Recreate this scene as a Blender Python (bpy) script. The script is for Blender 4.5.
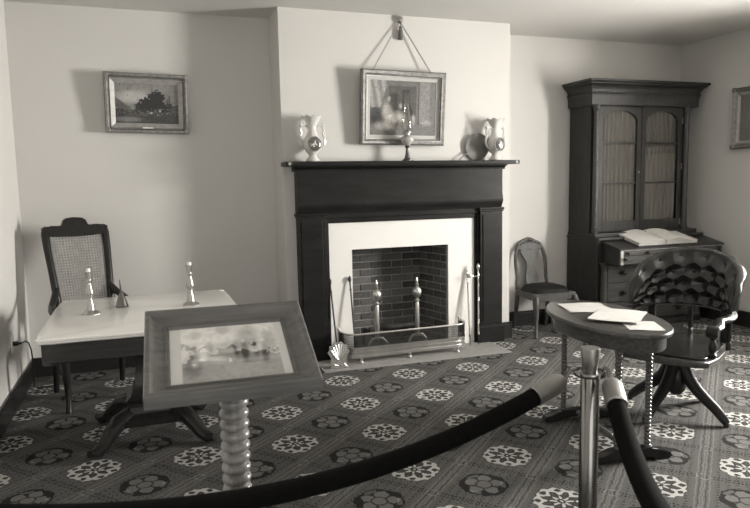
import bpy, bmesh, math, random
from mathutils import Vector, Matrix
import numpy as np
random.seed(7)
PI = math.pi
for o in list(bpy.data.objects): bpy.data.objects.remove(o)
sc = bpy.context.scene
C = sc.collection

# ------------------------------------------------------------------ camera
FPX, YAW, TILT, ROLL = 647.8, 0.34062, 0.11024, 0.01918
EYE = 1.45
cam_data = bpy.data.cameras.new('camera'); cam = bpy.data.objects.new('camera', cam_data); C.objects.link(cam)
fw = Vector((math.sin(YAW)*math.cos(TILT), math.cos(YAW)*math.cos(TILT), -math.sin(TILT)))
rt = Vector((math.cos(YAW), -math.sin(YAW), 0)); dn = fw.cross(rt)
c_, s_ = math.cos(ROLL), math.sin(ROLL)
r2 = rt*c_ + dn*s_; d2 = dn*c_ - rt*s_
m = Matrix((( r2.x, -d2.x, -fw.x, 0), (r2.y, -d2.y, -fw.y, 0), (r2.z, -d2.z, -fw.z, EYE), (0, 0, 0, 1)))
cam.matrix_world = m
cam_data.sensor_fit = 'HORIZONTAL'; cam_data.sensor_width = 36.0; cam_data.lens = 36.0*FPX/750.0
cam_data.clip_start = 0.05
cam_data.dof.use_dof = True; cam_data.dof.focus_distance = 5.0; cam_data.dof.aperture_fstop = 8.0
sc.camera = cam

# ------------------------------------------------------------------ light
sc.view_settings.view_transform = 'Standard'; sc.view_settings.look = 'None'
sc.view_settings.gamma = 1.0; sc.view_settings.use_curve_mapping = False
sc.view_settings.exposure = 0.0
world = bpy.data.worlds.new('sky'); sc.world = world; world.use_nodes = True
bg = world.node_tree.nodes['Background']; bg.inputs[0].default_value = (0.82, 0.81, 0.78, 1); bg.inputs[1].default_value = 3.0

def window_light(name, loc, rot, w, h, power):
    l = bpy.data.lights.new(name, 'AREA'); l.shape = 'RECTANGLE'; l.size = w; l.size_y = h; l.energy = power
    l.color = (1.0, 0.99, 0.97)
    o = bpy.data.objects.new(name, l); C.objects.link(o); o.location = loc; o.rotation_euler = rot
    return o
# daylight comes through the window of the right wall; behind the visitor a wide doorway lets in the world background, raised as soft front fill
WR = dict(y0=2.20, y1=3.20, z0=0.95, z1=2.35)          # opening in the right wall
WF = dict(x0=-0.6, x1=1.5, z0=0.0, z1=2.25)            # doorway in the front wall
XR, XL, YB, YC, YF, ZC = 5.4, -0.88, 5.5, 5.12, -1.3, 2.81
TH = 0.40
window_light('daylight_right', (XR+TH+0.03, (WR['y0']+WR['y1'])/2, (WR['z0']+WR['z1'])/2), (0, PI/2, 0), WR['z1']-WR['z0'], WR['y1']-WR['y0'], 720)

# ------------------------------------------------------------------ node helper
class X:
    """a float socket with arithmetic"""
    def __init__(s, nt, v): s.nt = nt; s.v = v
    def _op(s, op, *a):
        n = s.nt.nodes.new('ShaderNodeMath'); n.operation = op
        for i, q in enumerate((s,)+a):
            q = q.v if isinstance(q, X) else q
            if isinstance(q, (int, float)): n.inputs[i].default_value = q
            else: s.nt.links.new(q, n.inputs[i])
        return X(s.nt, n.outputs[0])
    def __add__(s, o): return s._op('ADD', o)
    __radd__ = __add__
    def __sub__(s, o): return s._op('SUBTRACT', o)
    def __rsub__(s, o): return (s*-1)+o
    def __mul__(s, o): return s._op('MULTIPLY', o)
    __rmul__ = __mul__
    def __truediv__(s, o): return s._op('DIVIDE', o)
    def floor(s): return s._op('FLOOR')
    def fract(s): return s._op('FRACT')
    def abs(s): return s._op('ABSOLUTE')
    def sin(s): return s._op('SINE')
    def cos(s): return s._op('COSINE')
    def sqrt(s): return s._op('SQRT')
    def atan2(s, o): return s._op('ARCTAN2', o)
    def gt(s, o): return s._op('GREATER_THAN', o)
    def lt(s, o): return s._op('LESS_THAN', o)
    def mx(s, o): return s._op('MAXIMUM', o)
    def mn(s, o): return s._op('MINIMUM', o)
    def mod(s, o): return s._op('FLOORED_MODULO', o)
    def mix(s, a, b): return (b-a)*s + a if isinstance(b, X) or isinstance(a, X) else s*(b-a)+a   # s=0 -> a, s=1 -> b

MATS = {}
TINT = (1.0, 0.978, 0.94)            # warm toned print
def col(g): return (g*TINT[0], g*TINT[1], g*TINT[2], 1)
def new_mat(name):
    m = bpy.data.materials.new(name); m.use_nodes = True; MATS[name] = m
    nt = m.node_tree; b = nt.nodes['Principled BSDF']
    return m, nt, b
def tc(nt, kind='Object'):
    n = nt.nodes.new('ShaderNodeTexCoord'); return n.outputs[kind]
def noise(nt, vec, scale, detail=4, rough=0.55, stretch=None):
    if stretch:
        mp = nt.nodes.new('ShaderNodeMapping'); mp.inputs['Scale'].default_value = stretch
        nt.links.new(vec, mp.inputs['Vector']); vec = mp.outputs[0]
    n = nt.nodes.new('ShaderNodeTexNoise'); n.inputs['Scale'].default_value = scale
    n.inputs['Detail'].default_value = detail; n.inputs['Roughness'].default_value = rough
    nt.links.new(vec, n.inputs['Vector']); return n.outputs['Fac']
def ramp(nt, fac, stops):
    n = nt.nodes.new('ShaderNodeValToRGB'); e = n.color_ramp.elements
    while len(e) < len(stops): e.new(0.5)
    for i, (p, g) in enumerate(stops): e[i].position = p; e[i].color = col(g)
    nt.links.new(fac, n.inputs[0]); return n.outputs[0]
def bump(nt, b, fac, strength, dist=0.01):
    n = nt.nodes.new('ShaderNodeBump'); n.inputs['Strength'].default_value = strength; n.inputs['Distance'].default_value = dist
    nt.links.new(fac, n.inputs['Height']); nt.links.new(n.outputs[0], b.inputs['Normal'])
def mat(name, g, rough=0.5, metal=0.0, var=0.12, scale=6.0, bmp=0.0, stretch=None, coat=0.0, bscale=None, spec=None, sheen=0.0):
    m, nt, b = new_mat(name)
    f = noise(nt, tc(nt), scale, stretch=stretch)
    nt.links.new(ramp(nt, f, [(0.25, g*(1-var)), (0.75, g*(1+var))]), b.inputs['Base Color'])
    b.inputs['Roughness'].default_value = rough; b.inputs['Metallic'].default_value = metal
    b.inputs['Coat Weight'].default_value = coat; b.inputs['Coat Roughness'].default_value = 0.12
    if spec is not None: b.inputs['Specular IOR Level'].default_value = spec
    b.inputs['Sheen Weight'].default_value = sheen
    if bmp:
        f2 = noise(nt, tc(nt), bscale or scale*4, stretch=stretch); bump(nt, b, f2, bmp)
    return m
def wood(name, g, rough=0.35, coat=0.25, along=2, var=0.45, spec=0.3):
    st = [9, 9, 9]; st[along] = 0.7
    return mat(name, g, rough, 0, var, 7, 0.05, tuple(st), coat, spec=spec)

mat('plaster', 0.60, 0.85, 0, 0.02, 1.2, 0.10, bscale=90, spec=0.2)
mat('ceiling_paint', 0.58, 0.9, 0, 0.02, 1.2, 0.05, bscale=60, spec=0.2)
mat('black_paint', 0.012, 0.38, 0, 0.3, 5, 0.05, coat=0.15)
mat('mantel_paint', 0.012, 0.40, 0, 0.5, 4, 0.06, stretch=(1, 4, 5), coat=0.0, spec=0.22)
mat('surround_paint', 0.78, 0.7, 0, 0.02, 3, 0.03)
mat('hearth_stone', 0.26, 0.75, 0, 0.15, 14, 0.2)
wood('dark_wood', 0.016, 0.34, 0.10)
wood('dark_wood_x', 0.026, 0.34, 0.2, 0)
wood('secretary_wood', 0.026, 0.5, 0.05)
wood('secretary_wood_x', 0.030, 0.5, 0.05, 0)
wood('drawer_wood', 0.055, 0.42, 0.12, 0)
wood('pale_wood', 0.36, 0.5, 0.1)
wood('chair_wood', 0.070, 0.45, 0.0)
wood('stand_wood', 0.14, 0.5, 0.1, 0, 0.3)
wood('stand_wood_z', 0.17, 0.5, 0.1, 1)
wood('pole_wood', 0.20, 0.28, 0.3)
wood('bobbin_wood', 0.10, 0.22, 0.5)
wood('oval_wood', 0.075, 0.28, 0.3, 1)
mat('leather', 0.011, 0.25, 0, 0.4, 12, 0.12, bscale=160, coat=0.1)
mat('seat_horsehair', 0.010, 0.6, 0, 0.3, 40, 0.2, spec=0.2)
mat('cane', 0.30, 0.6, 0, 0.2, 30)
mat('brass', 0.62, 0.32, 1.0, 0.12, 9)
mat('brass_dull', 0.45, 0.4, 1.0, 0.2, 12)
mat('wire', 0.10, 0.45, 0.9, 0.3, 20)
mat('steel', 0.07, 0.45, 0.5, 0.3, 20)
mat('iron', 0.05, 0.5, 0.7, 0.3, 20, 0.2)
mat('chrome', 0.24, 0.18, 1.0, 0.05, 4)
mat('cap_metal', 0.30, 0.42, 1.0, 0.08, 4)
mat('velvet', 0.004, 0.95, 0, 0.3, 60, 0.2, spec=0.1)
mat('gilt', 0.24, 0.45, 0.5, 0.35, 30, 0.5, bscale=120)
mat('gilt_pale', 0.38, 0.5, 0.3, 0.2, 25, 0.3, bscale=100)
mat('mat_board', 0.48, 0.8, 0, 0.05, 20)
mat('porcelain', 0.62, 0.12, 0, 0.04, 8, coat=0.6)
mat('porcelain_trim', 0.13, 0.2, 0.3, 0.3, 40, coat=0.5)
mat('fan_palm', 0.20, 0.7, 0, 0.2, 20, 0.2)
mat('paper', 0.60, 0.8, 0, 0.05, 18)
mat('page_edges', 0.50, 0.8, 0, 0.15, 3, 0.3, stretch=(1, 1, 60))
mat('book_cover', 0.06, 0.5, 0, 0.2, 10)
mat('marble', 0.80, 0.18, 0, 0.05, 3.5, coat=0.4)
mat('silver', 0.42, 0.34, 1.0, 0.1, 12)
mat('pewter', 0.16, 0.32, 0.9, 0.15, 12)
mat('wax', 0.85, 0.5, 0, 0.03, 20)
mat('rubber', 0.01, 0.5, 0, 0.2, 20)
mat('cord_cloth', 0.30, 0.8, 0, 0.2, 80)
mat('tassel_cloth', 0.14, 0.9, 0, 0.3, 120, 0.4)
mat('mortar', 0.28, 0.9, 0, 0.3, 20, 0.3)
mat('soot', 0.006, 0.95, 0, 0.3, 10)
mat('ash', 0.14, 0.95, 0, 0.4, 40, 0.5)
mat('log_bark', 0.03, 0.9, 0, 0.5, 20, 0.6)
mat('curtain', 0.14, 0.85, 0, 0.35, 9, 0.1, stretch=(8, 8, 0.6))
mat('drape', 0.62, 0.85, 0, 0.06, 6, 0.1, stretch=(8, 8, 0.6))
mat('sash_paint', 0.8, 0.5, 0, 0.02, 5)
mat('milk_glass', 0.42, 0.1, 0, 0.05, 8)
mat('lamp_base', 0.14, 0.3, 0.8, 0.15, 10)
def brick_mat():
    m, nt, b = new_mat('brick')
    info = nt.nodes.new('ShaderNodeObjectInfo').outputs['Random']
    f = X(nt, noise(nt, tc(nt), 25)); big = X(nt, noise(nt, tc(nt, 'Generated'), 2.2))
    v = f*0.6 + X(nt, info)*0.5 + big*0.2 - 0.1
    nt.links.new(ramp(nt, v.v, [(0.15, 0.03), (0.95, 0.17)]), b.inputs['Base Color'])
    b.inputs['Roughness'].default_value = 0.9; bump(nt, b, f.v, 0.5)
brick_mat()
def glass_mat(name, gloss, tint=0.97):
    m, nt, b = new_mat(name); nt.nodes.remove(b)
    out = nt.nodes['Material Output']
    t = nt.nodes.new('ShaderNodeBsdfTransparent'); t.inputs[0].default_value = (tint, tint*.99, tint*.97, 1)
    g = nt.nodes.new('ShaderNodeBsdfGlossy'); g.inputs['Roughness'].default_value = 0.03
    lw = nt.nodes.new('ShaderNodeLayerWeight'); lw.inputs[0].default_value = gloss
    f = X(nt, lw.outputs['Facing'])
    f = f*0.7 + 0.04
    mx = nt.nodes.new('ShaderNodeMixShader'); nt.links.new(f.v, mx.inputs[0]); nt.links.new(t.outputs[0], mx.inputs[1]); nt.links.new(g.outputs[0], mx.inputs[2])
    nt.links.new(mx.outputs[0], out.inputs[0])
glass_mat('lamp_glass', 0.22, 0.97)
glass_mat('pane_glass', 0.12, 0.95)
def print_mat(name, rough=0.5):
    m, nt, b = new_mat(name)
    a = nt.nodes.new('ShaderNodeVertexColor'); a.layer_name = 'Col'
    nt.links.new(a.outputs[0], b.inputs['Base Color']); b.inputs['Roughness'].default_value = rough
print_mat('painted_canvas', 0.45); print_mat('printed_paper', 0.5)

def carpet_mat():
    m, nt, b = new_mat('carpet')
    sep = nt.nodes.new('ShaderNodeSeparateXYZ'); nt.links.new(tc(nt), sep.inputs[0])
    x, y = X(nt, sep.outputs[0]), X(nt, sep.outputs[1])
    th, cell = math.radians(41.6), 0.3690
    ct, st = math.cos(th)/cell, math.sin(th)/cell
    x = x - 1.80; y = y - 3.915
    x = x + (X(nt, noise(nt, tc(nt), 28, 1)) - 0.5)*0.022; y = y + (X(nt, noise(nt, tc(nt), 31, 1)) - 0.5)*0.022
    u = x*ct + y*st + 0.5; v = y*ct - x*st + 0.5
    par = (u.floor()+v.floor()).mod(2.0)
    a = u.fract()-0.5; bb = v.fract()-0.5
    p = (a-bb)*0.7071; q = (a+bb)*0.7071
    r = (a*a+bb*bb).sqrt(); ang = q.atan2(p)
    # bright medallion: eight-sided white blossom with dark leaves
    oct_ = p.abs().mx(q.abs()).mx(a.abs()*1.06).mx(bb.abs()*1.06)
    c8 = (ang*8.0).cos(); c16 = (ang*16.0).cos(); c4 = (ang*4.0).cos()
    mb = (oct_ + c16*0.010).lt(0.335)
    leaf = ((r-0.155).abs()*3.4 + (1.0-c8)*0.17).lt(0.37)
    bud = ((r-0.285).abs()*9.0 + (1.0+c8)*0.40).lt(0.36)
    eye = (r-0.035).abs().lt(0.018)
    vein = (c8.gt(0.985))*(r.lt(0.24))
    bright = 0.42 - (leaf.mx(bud).mx(eye))*0.38  + vein*leaf*0.05
    # dark medallion: dark ring round a mid-grey rose
    md = (oct_*0.55 + r*0.45 + (ang*6.0).cos()*0.006).lt(0.315)
    c5 = (ang*5.0 + 0.6).cos(); 
    rose = (r + c5*-0.035).lt(0.225)
    rose_in = ((r-0.10).abs().lt(0.012)).mx((r-0.10).gt(0.0)*c5.lt(-0.82))
    small = ((ang*3.0+1.0).cos().gt(0.55))*((r-0.255).abs().lt(0.03))
    dark = 0.018 + rose*0.115 - rose_in*rose*0.10 + small*0.075
    # ground: dotted trellis, stripes between the strips
    dots = ((u*26.0*PI).sin()*(v*26.0*PI).sin()).gt(0.25)
    rows = ((v*9.0).fract()-0.5).abs().lt(0.22)
    ground = 0.092 + dots*rows*-0.055
    edge = bb.abs()
    st1 = (edge-0.485).abs().lt(0.006); st2 = (edge-0.455).abs().lt(0.006); st3 = (edge-0.42).abs().lt(0.008)
    stripe = edge.gt(0.40)
    ground = stripe.mix(ground, 0.095) + st1*0.06 + st2*-0.05 + st3*0.05
    ea = a.abs()
    cross = ((ea-0.47).abs().lt(0.02))*(((v*22.0).fract()).lt(0.5))
    ground = ground + cross*-0.055
    knot = (( (0.5-ea)*(0.5-ea) + (0.5-edge)*(0.5-edge) ).sqrt()).lt(0.09)
    knot2 = (( (0.5-ea)*(0.5-ea) + (0.5-edge)*(0.5-edge) ).sqrt()).lt(0.06)
    ground = ground + knot*0.05 - knot2*0.04
    even = mb.mix(ground, bright); odd = md.mix(ground, dark)
    g = par.mix(even, odd)
    n1 = X(nt, noise(nt, tc(nt), 220, 2)); n2 = X(nt, noise(nt, tc(nt), 1.5, 3))
    g = (g*(n1*0.7+0.65)*(n2*0.4+0.8)).mx(0.004)
    cc = nt.nodes.new('ShaderNodeCombineColor')
    for i in range(3): nt.links.new((g*TINT[i]).v, cc.inputs[i])
    nt.links.new(cc.outputs[0], b.inputs['Base Color']); b.inputs['Roughness'].default_value = 0.95; b.inputs['Specular IOR Level'].default_value = 0.15
    bump(nt, b, n1.v, 0.5, 0.004)
carpet_mat()

# ------------------------------------------------------------------ mesh builder
class MB:
    def __init__(s): s.bm = bmesh.new(); s.bev = False
    def n(s): s.bm.verts.ensure_lookup_table(); return len(s.bm.verts)
    def xf(s, k, M):
        s.bm.verts.ensure_lookup_table()
        for v in s.bm.verts[k:]: v.co = M @ v.co
        return s
    def box(s, x0, x1, y0, y1, z0, z1, bev=0.0, seg=2):
        b = s.bm
        vs = [b.verts.new(p) for p in ((x0,y0,z0),(x1,y0,z0),(x1,y1,z0),(x0,y1,z0),(x0,y0,z1),(x1,y0,z1),(x1,y1,z1),(x0,y1,z1))]
        fs = [b.faces.new([vs[i] for i in f]) for f in ((3,2,1,0),(4,5,6,7),(0,1,5,4),(1,2,6,5),(2,3,7,6),(3,0,4,7))]
        if bev:
            s.bev = True
            ed = list({e for f in fs for e in f.edges})
            bmesh.ops.bevel(b, geom=ed, offset=bev, segments=seg, affect='EDGES', profile=0.5)
        return s
    def lathe(s, prof, n=20, c=(0,0,0), M=None, cap=True):
        b = s.bm; rings = []; M = M if M is not None else Matrix.Identity(4)
        for r, z in prof:
            rings.append([b.verts.new(M @ Vector((c[0]+r*math.cos(2*PI*i/n), c[1]+r*math.sin(2*PI*i/n), c[2]+z))) for i in range(n)])
        for A, B in zip(rings, rings[1:]):
            for i in range(n): b.faces.new((A[i], A[(i+1)%n], B[(i+1)%n], B[i]))
        if cap:
            b.faces.new(rings[0][::-1]); b.faces.new(rings[-1])
        return s
    def tube(s, pts, r, n=10, closed=False, flat=1.0, up=None):
        b = s.bm; pts = [Vector(p) for p in pts]; N = len(pts)
        rr = r if isinstance(r, (list, tuple)) else [r]*N
        rings = []; prev = None
        for i, p in enumerate(pts):
            if closed: t = pts[(i+1)%N]-pts[i-1]
            else: t = pts[min(i+1, N-1)]-pts[max(i-1, 0)]
            t.normalize()
            if prev is None:
                ref = Vector(up) if up else (Vector((0,0,1)) if abs(t.z) < 0.9 else Vector((1,0,0)))
                u = (ref - t*ref.dot(t)).normalized()
            else: u = (prev - t*prev.dot(t)).normalized()
            prev = u; w = t.cross(u)
            rings.append([b.verts.new(p + u*(rr[i]*flat*math.cos(2*PI*j/n)) + w*(rr[i]*math.sin(2*PI*j/n))) for j in range(n)])
        pairs = list(zip(rings, rings[1:])) + ([(rings[-1], rings[0])] if closed else [])
        for A, B in pairs:
            for j in range(n): b.faces.new((A[j], A[(j+1)%n], B[(j+1)%n], B[j]))
        if not closed:
            b.faces.new(rings[0][::-1]); b.faces.new(rings[-1])
        return s
    def prism(s, out, d0, d1, plane='xz', bev=0.0):
        """extrude a 2D outline; plane xz -> depth along y, xy -> along z, yz -> along x"""
        f = {'xz': lambda p, d: (p[0], d, p[1]), 'xy': lambda p, d: (p[0], p[1], d), 'yz': lambda p, d: (d, p[0], p[1])}[plane]
        b = s.bm
        A = [b.verts.new(f(p, d0)) for p in out]; B = [b.verts.new(f(p, d1)) for p in out]
        n = len(out); fs = [b.faces.new(A), b.faces.new(B[::-1])]
        for i in range(n): fs.append(b.faces.new((A[i], B[i], B[(i+1)%n], A[(i+1)%n])))
        if bev:
            s.bev = True
            ed = list(set(fs[0].edges) | set(fs[1].edges))
            bmesh.ops.bevel(b, geom=ed, offset=bev, segments=2, affect='EDGES', profile=0.5)
        return s
    def loops(s, loops, closed=True, cap=False):
        b = s.bm; L = [[b.verts.new(p) for p in l] for l in loops]
        for A, B in zip(L, L[1:]):
            n = len(A)
            for i in range(n if closed else n-1): b.faces.new((A[i], A[(i+1)%n], B[(i+1)%n], B[i]))
        if cap: b.faces.new(L[0][::-1]); b.faces.new(L[-1])
        return s
    def frame(s, w, h, prof):
        """mitred frame in the xz plane, front towards -y; prof = [(inset, forward)]"""
        ls = []
        for i, f in prof: ls.append([(-w/2+i, -f, -h/2+i), (w/2-i, -f, -h/2+i), (w/2-i, -f, h/2-i), (-w/2+i, -f, h/2-i)])
        return s.loops(ls + [ls[0]])
    def ball(s, c, r, sc=(1,1,1), n=14):
        m_ = max(5, n//2); pr = [(max(1e-5, r*math.sin(PI*i/m_)), -r*math.cos(PI*i/m_)) for i in range(m_+1)]
        return s.lathe(pr, n, M=Matrix.Translation(c) @ Matrix.Diagonal((*sc, 1)), cap=False)
    def surf(s, f, nu, nv):
        b = s.bm; g = [[b.verts.new(f(i/nu, j/nv)) for j in range(nv+1)] for i in range(nu+1)]
        for i in range(nu):
            for j in range(nv): b.faces.new((g[i][j], g[i+1][j], g[i+1][j+1], g[i][j+1]))
        return s
    def build(s, name, m, parent=None, smooth=True, angle=38, kind=None, label=None):
        bmesh.ops.remove_doubles(s.bm, verts=s.bm.verts, dist=1e-6)
        bmesh.ops.recalc_face_normals(s.bm, faces=s.bm.faces)
        me = bpy.data.meshes.new(name); s.bm.to_mesh(me); s.bm.free()
        if smooth:
            me.polygons.foreach_set('use_smooth', [True]*len(me.polygons)); me.set_sharp_from_angle(angle=math.radians(angle))
        me.materials.append(MATS[m])
        o = link(name, me, parent, kind, label)
        if s.bev and smooth:
            w = o.modifiers.new('weighted', 'WEIGHTED_NORMAL'); w.keep_sharp = True; w.weight = 80
        return o
def link(name, me, parent=None, kind=None, label=None):
    o = bpy.data.objects.new(name, me); C.objects.link(o)
    if parent: o.parent = parent
    if kind: o['kind'] = kind
    if label: o['label'] = label
    return o
def thing(name, label, cat, loc=(0,0,0), rz=0, group=None, rot=None):
    o = bpy.data.objects.new(name, None); C.objects.link(o); o.location = loc
    o.rotation_euler = rot if rot else (0, 0, rz); o.empty_display_size = 0.1
    o['label'] = label; o['category'] = cat
    if group: o['group'] = group
    return o
def tag(o, label, cat, group=None):
    o['label'] = label; o['category'] = cat
    if group: o['group'] = group
    return o
def copy_tree(o, parent=None):
    c = o.copy(); C.objects.link(c); c.parent = parent
    for ch in [q for q in bpy.data.objects if q.parent == o]: copy_tree(ch, c)
    return c
def struct(mb, name, m, parent=None, smooth=False, label=None):
    return mb.build(name, m, parent, smooth, kind=None if parent else 'structure', label=label)
def spool(r0, r1, z0, z1, n, sub=6):
    """bobbin turning profile"""
    out = []
    for i in range(n*sub+1):
        t = i/(n*sub); ph = (i % sub)/sub
        out.append((r0+(r1-r0)*math.sin(PI*ph)**0.7, z0+(z1-z0)*t))
    return out
def T(x=0, y=0, z=0): return Matrix.Translation((x, y, z))
def Rz(a): return Matrix.Rotation(a, 4, 'Z')
def Rx(a): return Matrix.Rotation(a, 4, 'X')
def Ry(a): return Matrix.Rotation(a, 4, 'Y')
def canvas(name, w, h, f, m, parent, nx=110, ny=74, y=0.0):
    """flat print: a fine grid in the xz plane with a colour per corner; f(u,v) -> grey, v up"""
    vs = [(-w/2+w*i/nx, y, -h/2+h*j/ny) for j in range(ny+1) for i in range(nx+1)]
    fs = [(j*(nx+1)+i, j*(nx+1)+i+1, (j+1)*(nx+1)+i+1, (j+1)*(nx+1)+i) for j in range(ny) for i in range(nx)]
    me = bpy.data.meshes.new(name); me.from_pydata(vs, [], fs)
    at = me.color_attributes.new('Col', 'FLOAT_COLOR', 'POINT')
    cs = []
    for j in range(ny+1):
        for i in range(nx+1): cs += col(max(0.003, f(i/nx, j/ny)))
    at.data.foreach_set('color', cs); me.materials.append(MATS[m])
    return link(name, me, parent)
_rs = np.random.RandomState(3); _lat = _rs.rand(64, 64)
def vn(x, y):
    xi, yi = math.floor(x), math.floor(y); fx, fy = x-xi, y-yi
    fx = fx*fx*(3-2*fx); fy = fy*fy*(3-2*fy)
    g = lambda a, b: _lat[a % 64][b % 64]
    return (g(xi,yi)*(1-fx)+g(xi+1,yi)*fx)*(1-fy)+(g(xi,yi+1)*(1-fx)+g(xi+1,yi+1)*fx)*fy
def fbm(x, y): return 0.5*vn(x, y)+0.3*vn(2.1*x+7, 2.1*y+3)+0.2*vn(4.3*x+1, 4.3*y+9)
def blob(u, v, cu, cv, ru, rv): return math.exp(-(((u-cu)/ru)**2+((v-cv)/rv)**2)**2)

# ------------------------------------------------------------------ room shell
struct(MB().box(XL-.3, XR+TH, YF-TH, YB+.3, -0.08, 0), 'floor', 'carpet')
struct(MB().box(XL-.3, XR+TH, YF-TH, YB+.3, ZC, ZC+0.1), 'ceiling', 'ceiling_paint')
# back wall with the firebox niche left open behind the chimney breast
FX0, FX1, FZ = 1.60, 2.48, 0.90
w = MB(); w.box(XL-.3, 1.5, YB, YB+.3, 0, ZC); w.box(2.6, XR+TH, YB, YB+.3, 0, ZC); w.box(1.5, 2.6, YB, YB+.3, 1.25, ZC)
struct(w, 'wall_back', 'plaster')
CX0, CX1 = 1.055, 3.113
w = MB(); w.box(CX0, 1.5, YC, YB, 0, ZC); w.box(2.6, CX1, YC, YB, 0, ZC); w.box(1.5, 2.6, YC, YB, 1.25, ZC)
struct(w, 'wall_chimney', 'plaster')
struct(MB().box(XL-.3, XL, YF-TH, YB, 0, ZC), 'wall_left', 'plaster')
y0, y1, z0, z1 = WR['y0'], WR['y1'], WR['z0'], WR['z1']
w = MB(); w.box(XR, XR+TH, YF-TH, y0, 0, ZC); w.box(XR, XR+TH, y1, YB, 0, ZC); w.box(XR, XR+TH, y0, y1, 0, z0); w.box(XR, XR+TH, y0, y1, z1, ZC)
struct(w, 'wall_right', 'plaster')
x0, x1, zz0, zz1 = WF['x0'], WF['x1'], WF['z0'], WF['z1']
w = MB(); w.box(XL, x0, YF-TH, YF, 0, ZC); w.box(x1, XR, YF-TH, YF, 0, ZC); w.box(x0, x1, YF-TH, YF, zz1, ZC)
struct(w, 'wall_front', 'plaster')
def window(name, cx, cy, rz, ww, hh, zb):
    e = bpy.data.objects.new(name, None); C.objects.link(e); e.location = (cx, cy, zb); e.rotation_euler = (0, 0, rz); e['kind'] = 'structure'
    f = MB(); f.frame(ww, hh, [(0, -.03), (0, .03), (.045, .03), (.045, -.03)]); f.xf(0, T(0, 0, hh/2)); f.build('window_frame', 'sash_paint', e, False)
    b = MB(); b.box(-ww/2+.04, ww/2-.04, -.02, .02, hh/2-.02, hh/2+.02); b.box(-.01, .01, -.012, .012, .03, hh-.03)
    for t in (.25, .75): b.box(-ww/2+.04, ww/2-.04, -.012, .012, hh*t-.01, hh*t+.01)
    b.build('glazing_bars', 'sash_paint', e, False)
    for i in range(2):
        for j in range(4):
            xa = -ww/2+.045 if i == 0 else .01; xb = -.01 if i == 0 else ww/2-.045
            MB().box(xa, xb, -.002, .002, hh*j/4+.02, hh*(j+1)/4-.02).build('pane', 'pane_glass', e, False)
window('window_1', XR+TH-.06, (y0+y1)/2, PI/2, y1-y0, z1-z0, z0)
# skirting boards
def skirting(name, x0, x1, y0, y1):
    w = MB(); w.box(x0, x1, y0, y1, 0, .13); 
    xx = (x0, x1) if x1-x0 > y1-y0 else (x0+.0, x1-.006); yy = (y0+.006, y1) if x1-x0 > y1-y0 else (y0, y1)
    w.box(xx[0], xx[1], yy[0], yy[1], .13, .15)
    struct(w, name, 'black_paint')
skirting('baseboard_back_left', XL, CX0, YB-.02, YB)
skirting('baseboard_back_right', CX1, XR, YB-.02, YB)
skirting('baseboard_chimney_right', CX1, CX1+.02, YC-.02, YB-.02)
skirting('baseboard_chimney_left', CX0-.02, CX0, YC-.02, YB-.02)
skirting('baseboard_chimney_front', 3.02, CX1, YC-.02, YC)
skirting('baseboard_left', XL, XL+.02, YF, YB-.02)
skirting('baseboard_right', XR-.02, XR, YF, YB-.02)
# hearth
hs = MB().prism([(1.24, 4.70), (2.86, 4.655), (2.86, 5.06), (1.24, 5.06)], 0.0, 0.008, 'xy', 0.002)
struct(hs, 'trim_hearth', 'hearth_stone')

# ------------------------------------------------------------------ firebox with bricks
fb = MB()
D0, D1 = 5.10, 5.49; BX0, BX1 = 1.69, 2.39
fbx = bpy.data.objects.new('wall_firebox', None); C.objects.link(fbx); fbx['kind'] = 'structure'
k = MB()
k.prism([(FX0+.004, D0), (BX0+.004, D1-.004), (BX1-.004, D1-.004), (FX1-.004, D0), (FX1+.10, D0), (FX1+.10, D1+.1), (FX0-.10, D1+.1), (FX0-.10, D0)], 0, 1.2, 'xy')
k.build('mortar_bed', 'mortar', fbx, False)
MB().box(FX0-.1, FX1+.1, D0, D1+.1, 1.2, 1.24).build('smoke_shelf', 'soot', fbx, False)
MB().box(FX0-.1, FX1+.1, D0, D1+.1, 0.002, 0.012).build('ash_bed', 'ash', fbx, False)
brick_meshes = {}
def brick(L, hgt):
    key = (round(L, 3), round(hgt, 3))
    if key not in brick_meshes:
        b = MB(); b.box(-L/2, L/2, -.012, .02, -hgt/2, hgt/2, .004, 1)
        o = b.build('brick', 'brick', fbx, True, 30); brick_meshes[key] = o.data; return o
    return link('brick', brick_meshes[key], fbx)
CH, BL, MO = .066, .205, .010
def brick_wall(P, Q, zmax):
    P, Q = Vector(P), Vector(Q); d = Q-P; L = d.length; d.normalize(); a = math.atan2(d.y, d.x)
    n = int(zmax/CH)+1
    for c in range(n):
        s = -(BL/2 if c % 2 else 0)
        while s < L-0.03:
            a0, a1 = max(s, 0)+MO/2, min(s+BL, L)-MO/2
            if a1-a0 > .03:
                o = brick(a1-a0, CH-MO); pos = P + d*((a0+a1)/2)
                o.location = (pos.x, pos.y, .014+c*CH+CH/2); j = random.uniform(-.012, .012)
                o.rotation_euler = (0, 0, a+j*.5)
            s += BL
brick_wall((BX0, D1, 0), (BX1, D1, 0), .98)
brick_wall((BX1, D1, 0), (FX1, D0+.012, 0), .98)
brick_wall((FX0, D0+.012, 0), (BX0, D1, 0), .98)

# white painted surround
s = MB(); SY0, SY1 = 5.085, 5.12
s.box(1.36, FX0, SY0, SY1, 0, 1.14); s.box(FX1, 2.77, SY0, SY1, 0, 1.14); s.box(FX0, FX1, SY0, SY1, FZ, 1.14)
struct(s, 'trim_fire_surround', 'surround_paint')

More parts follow.
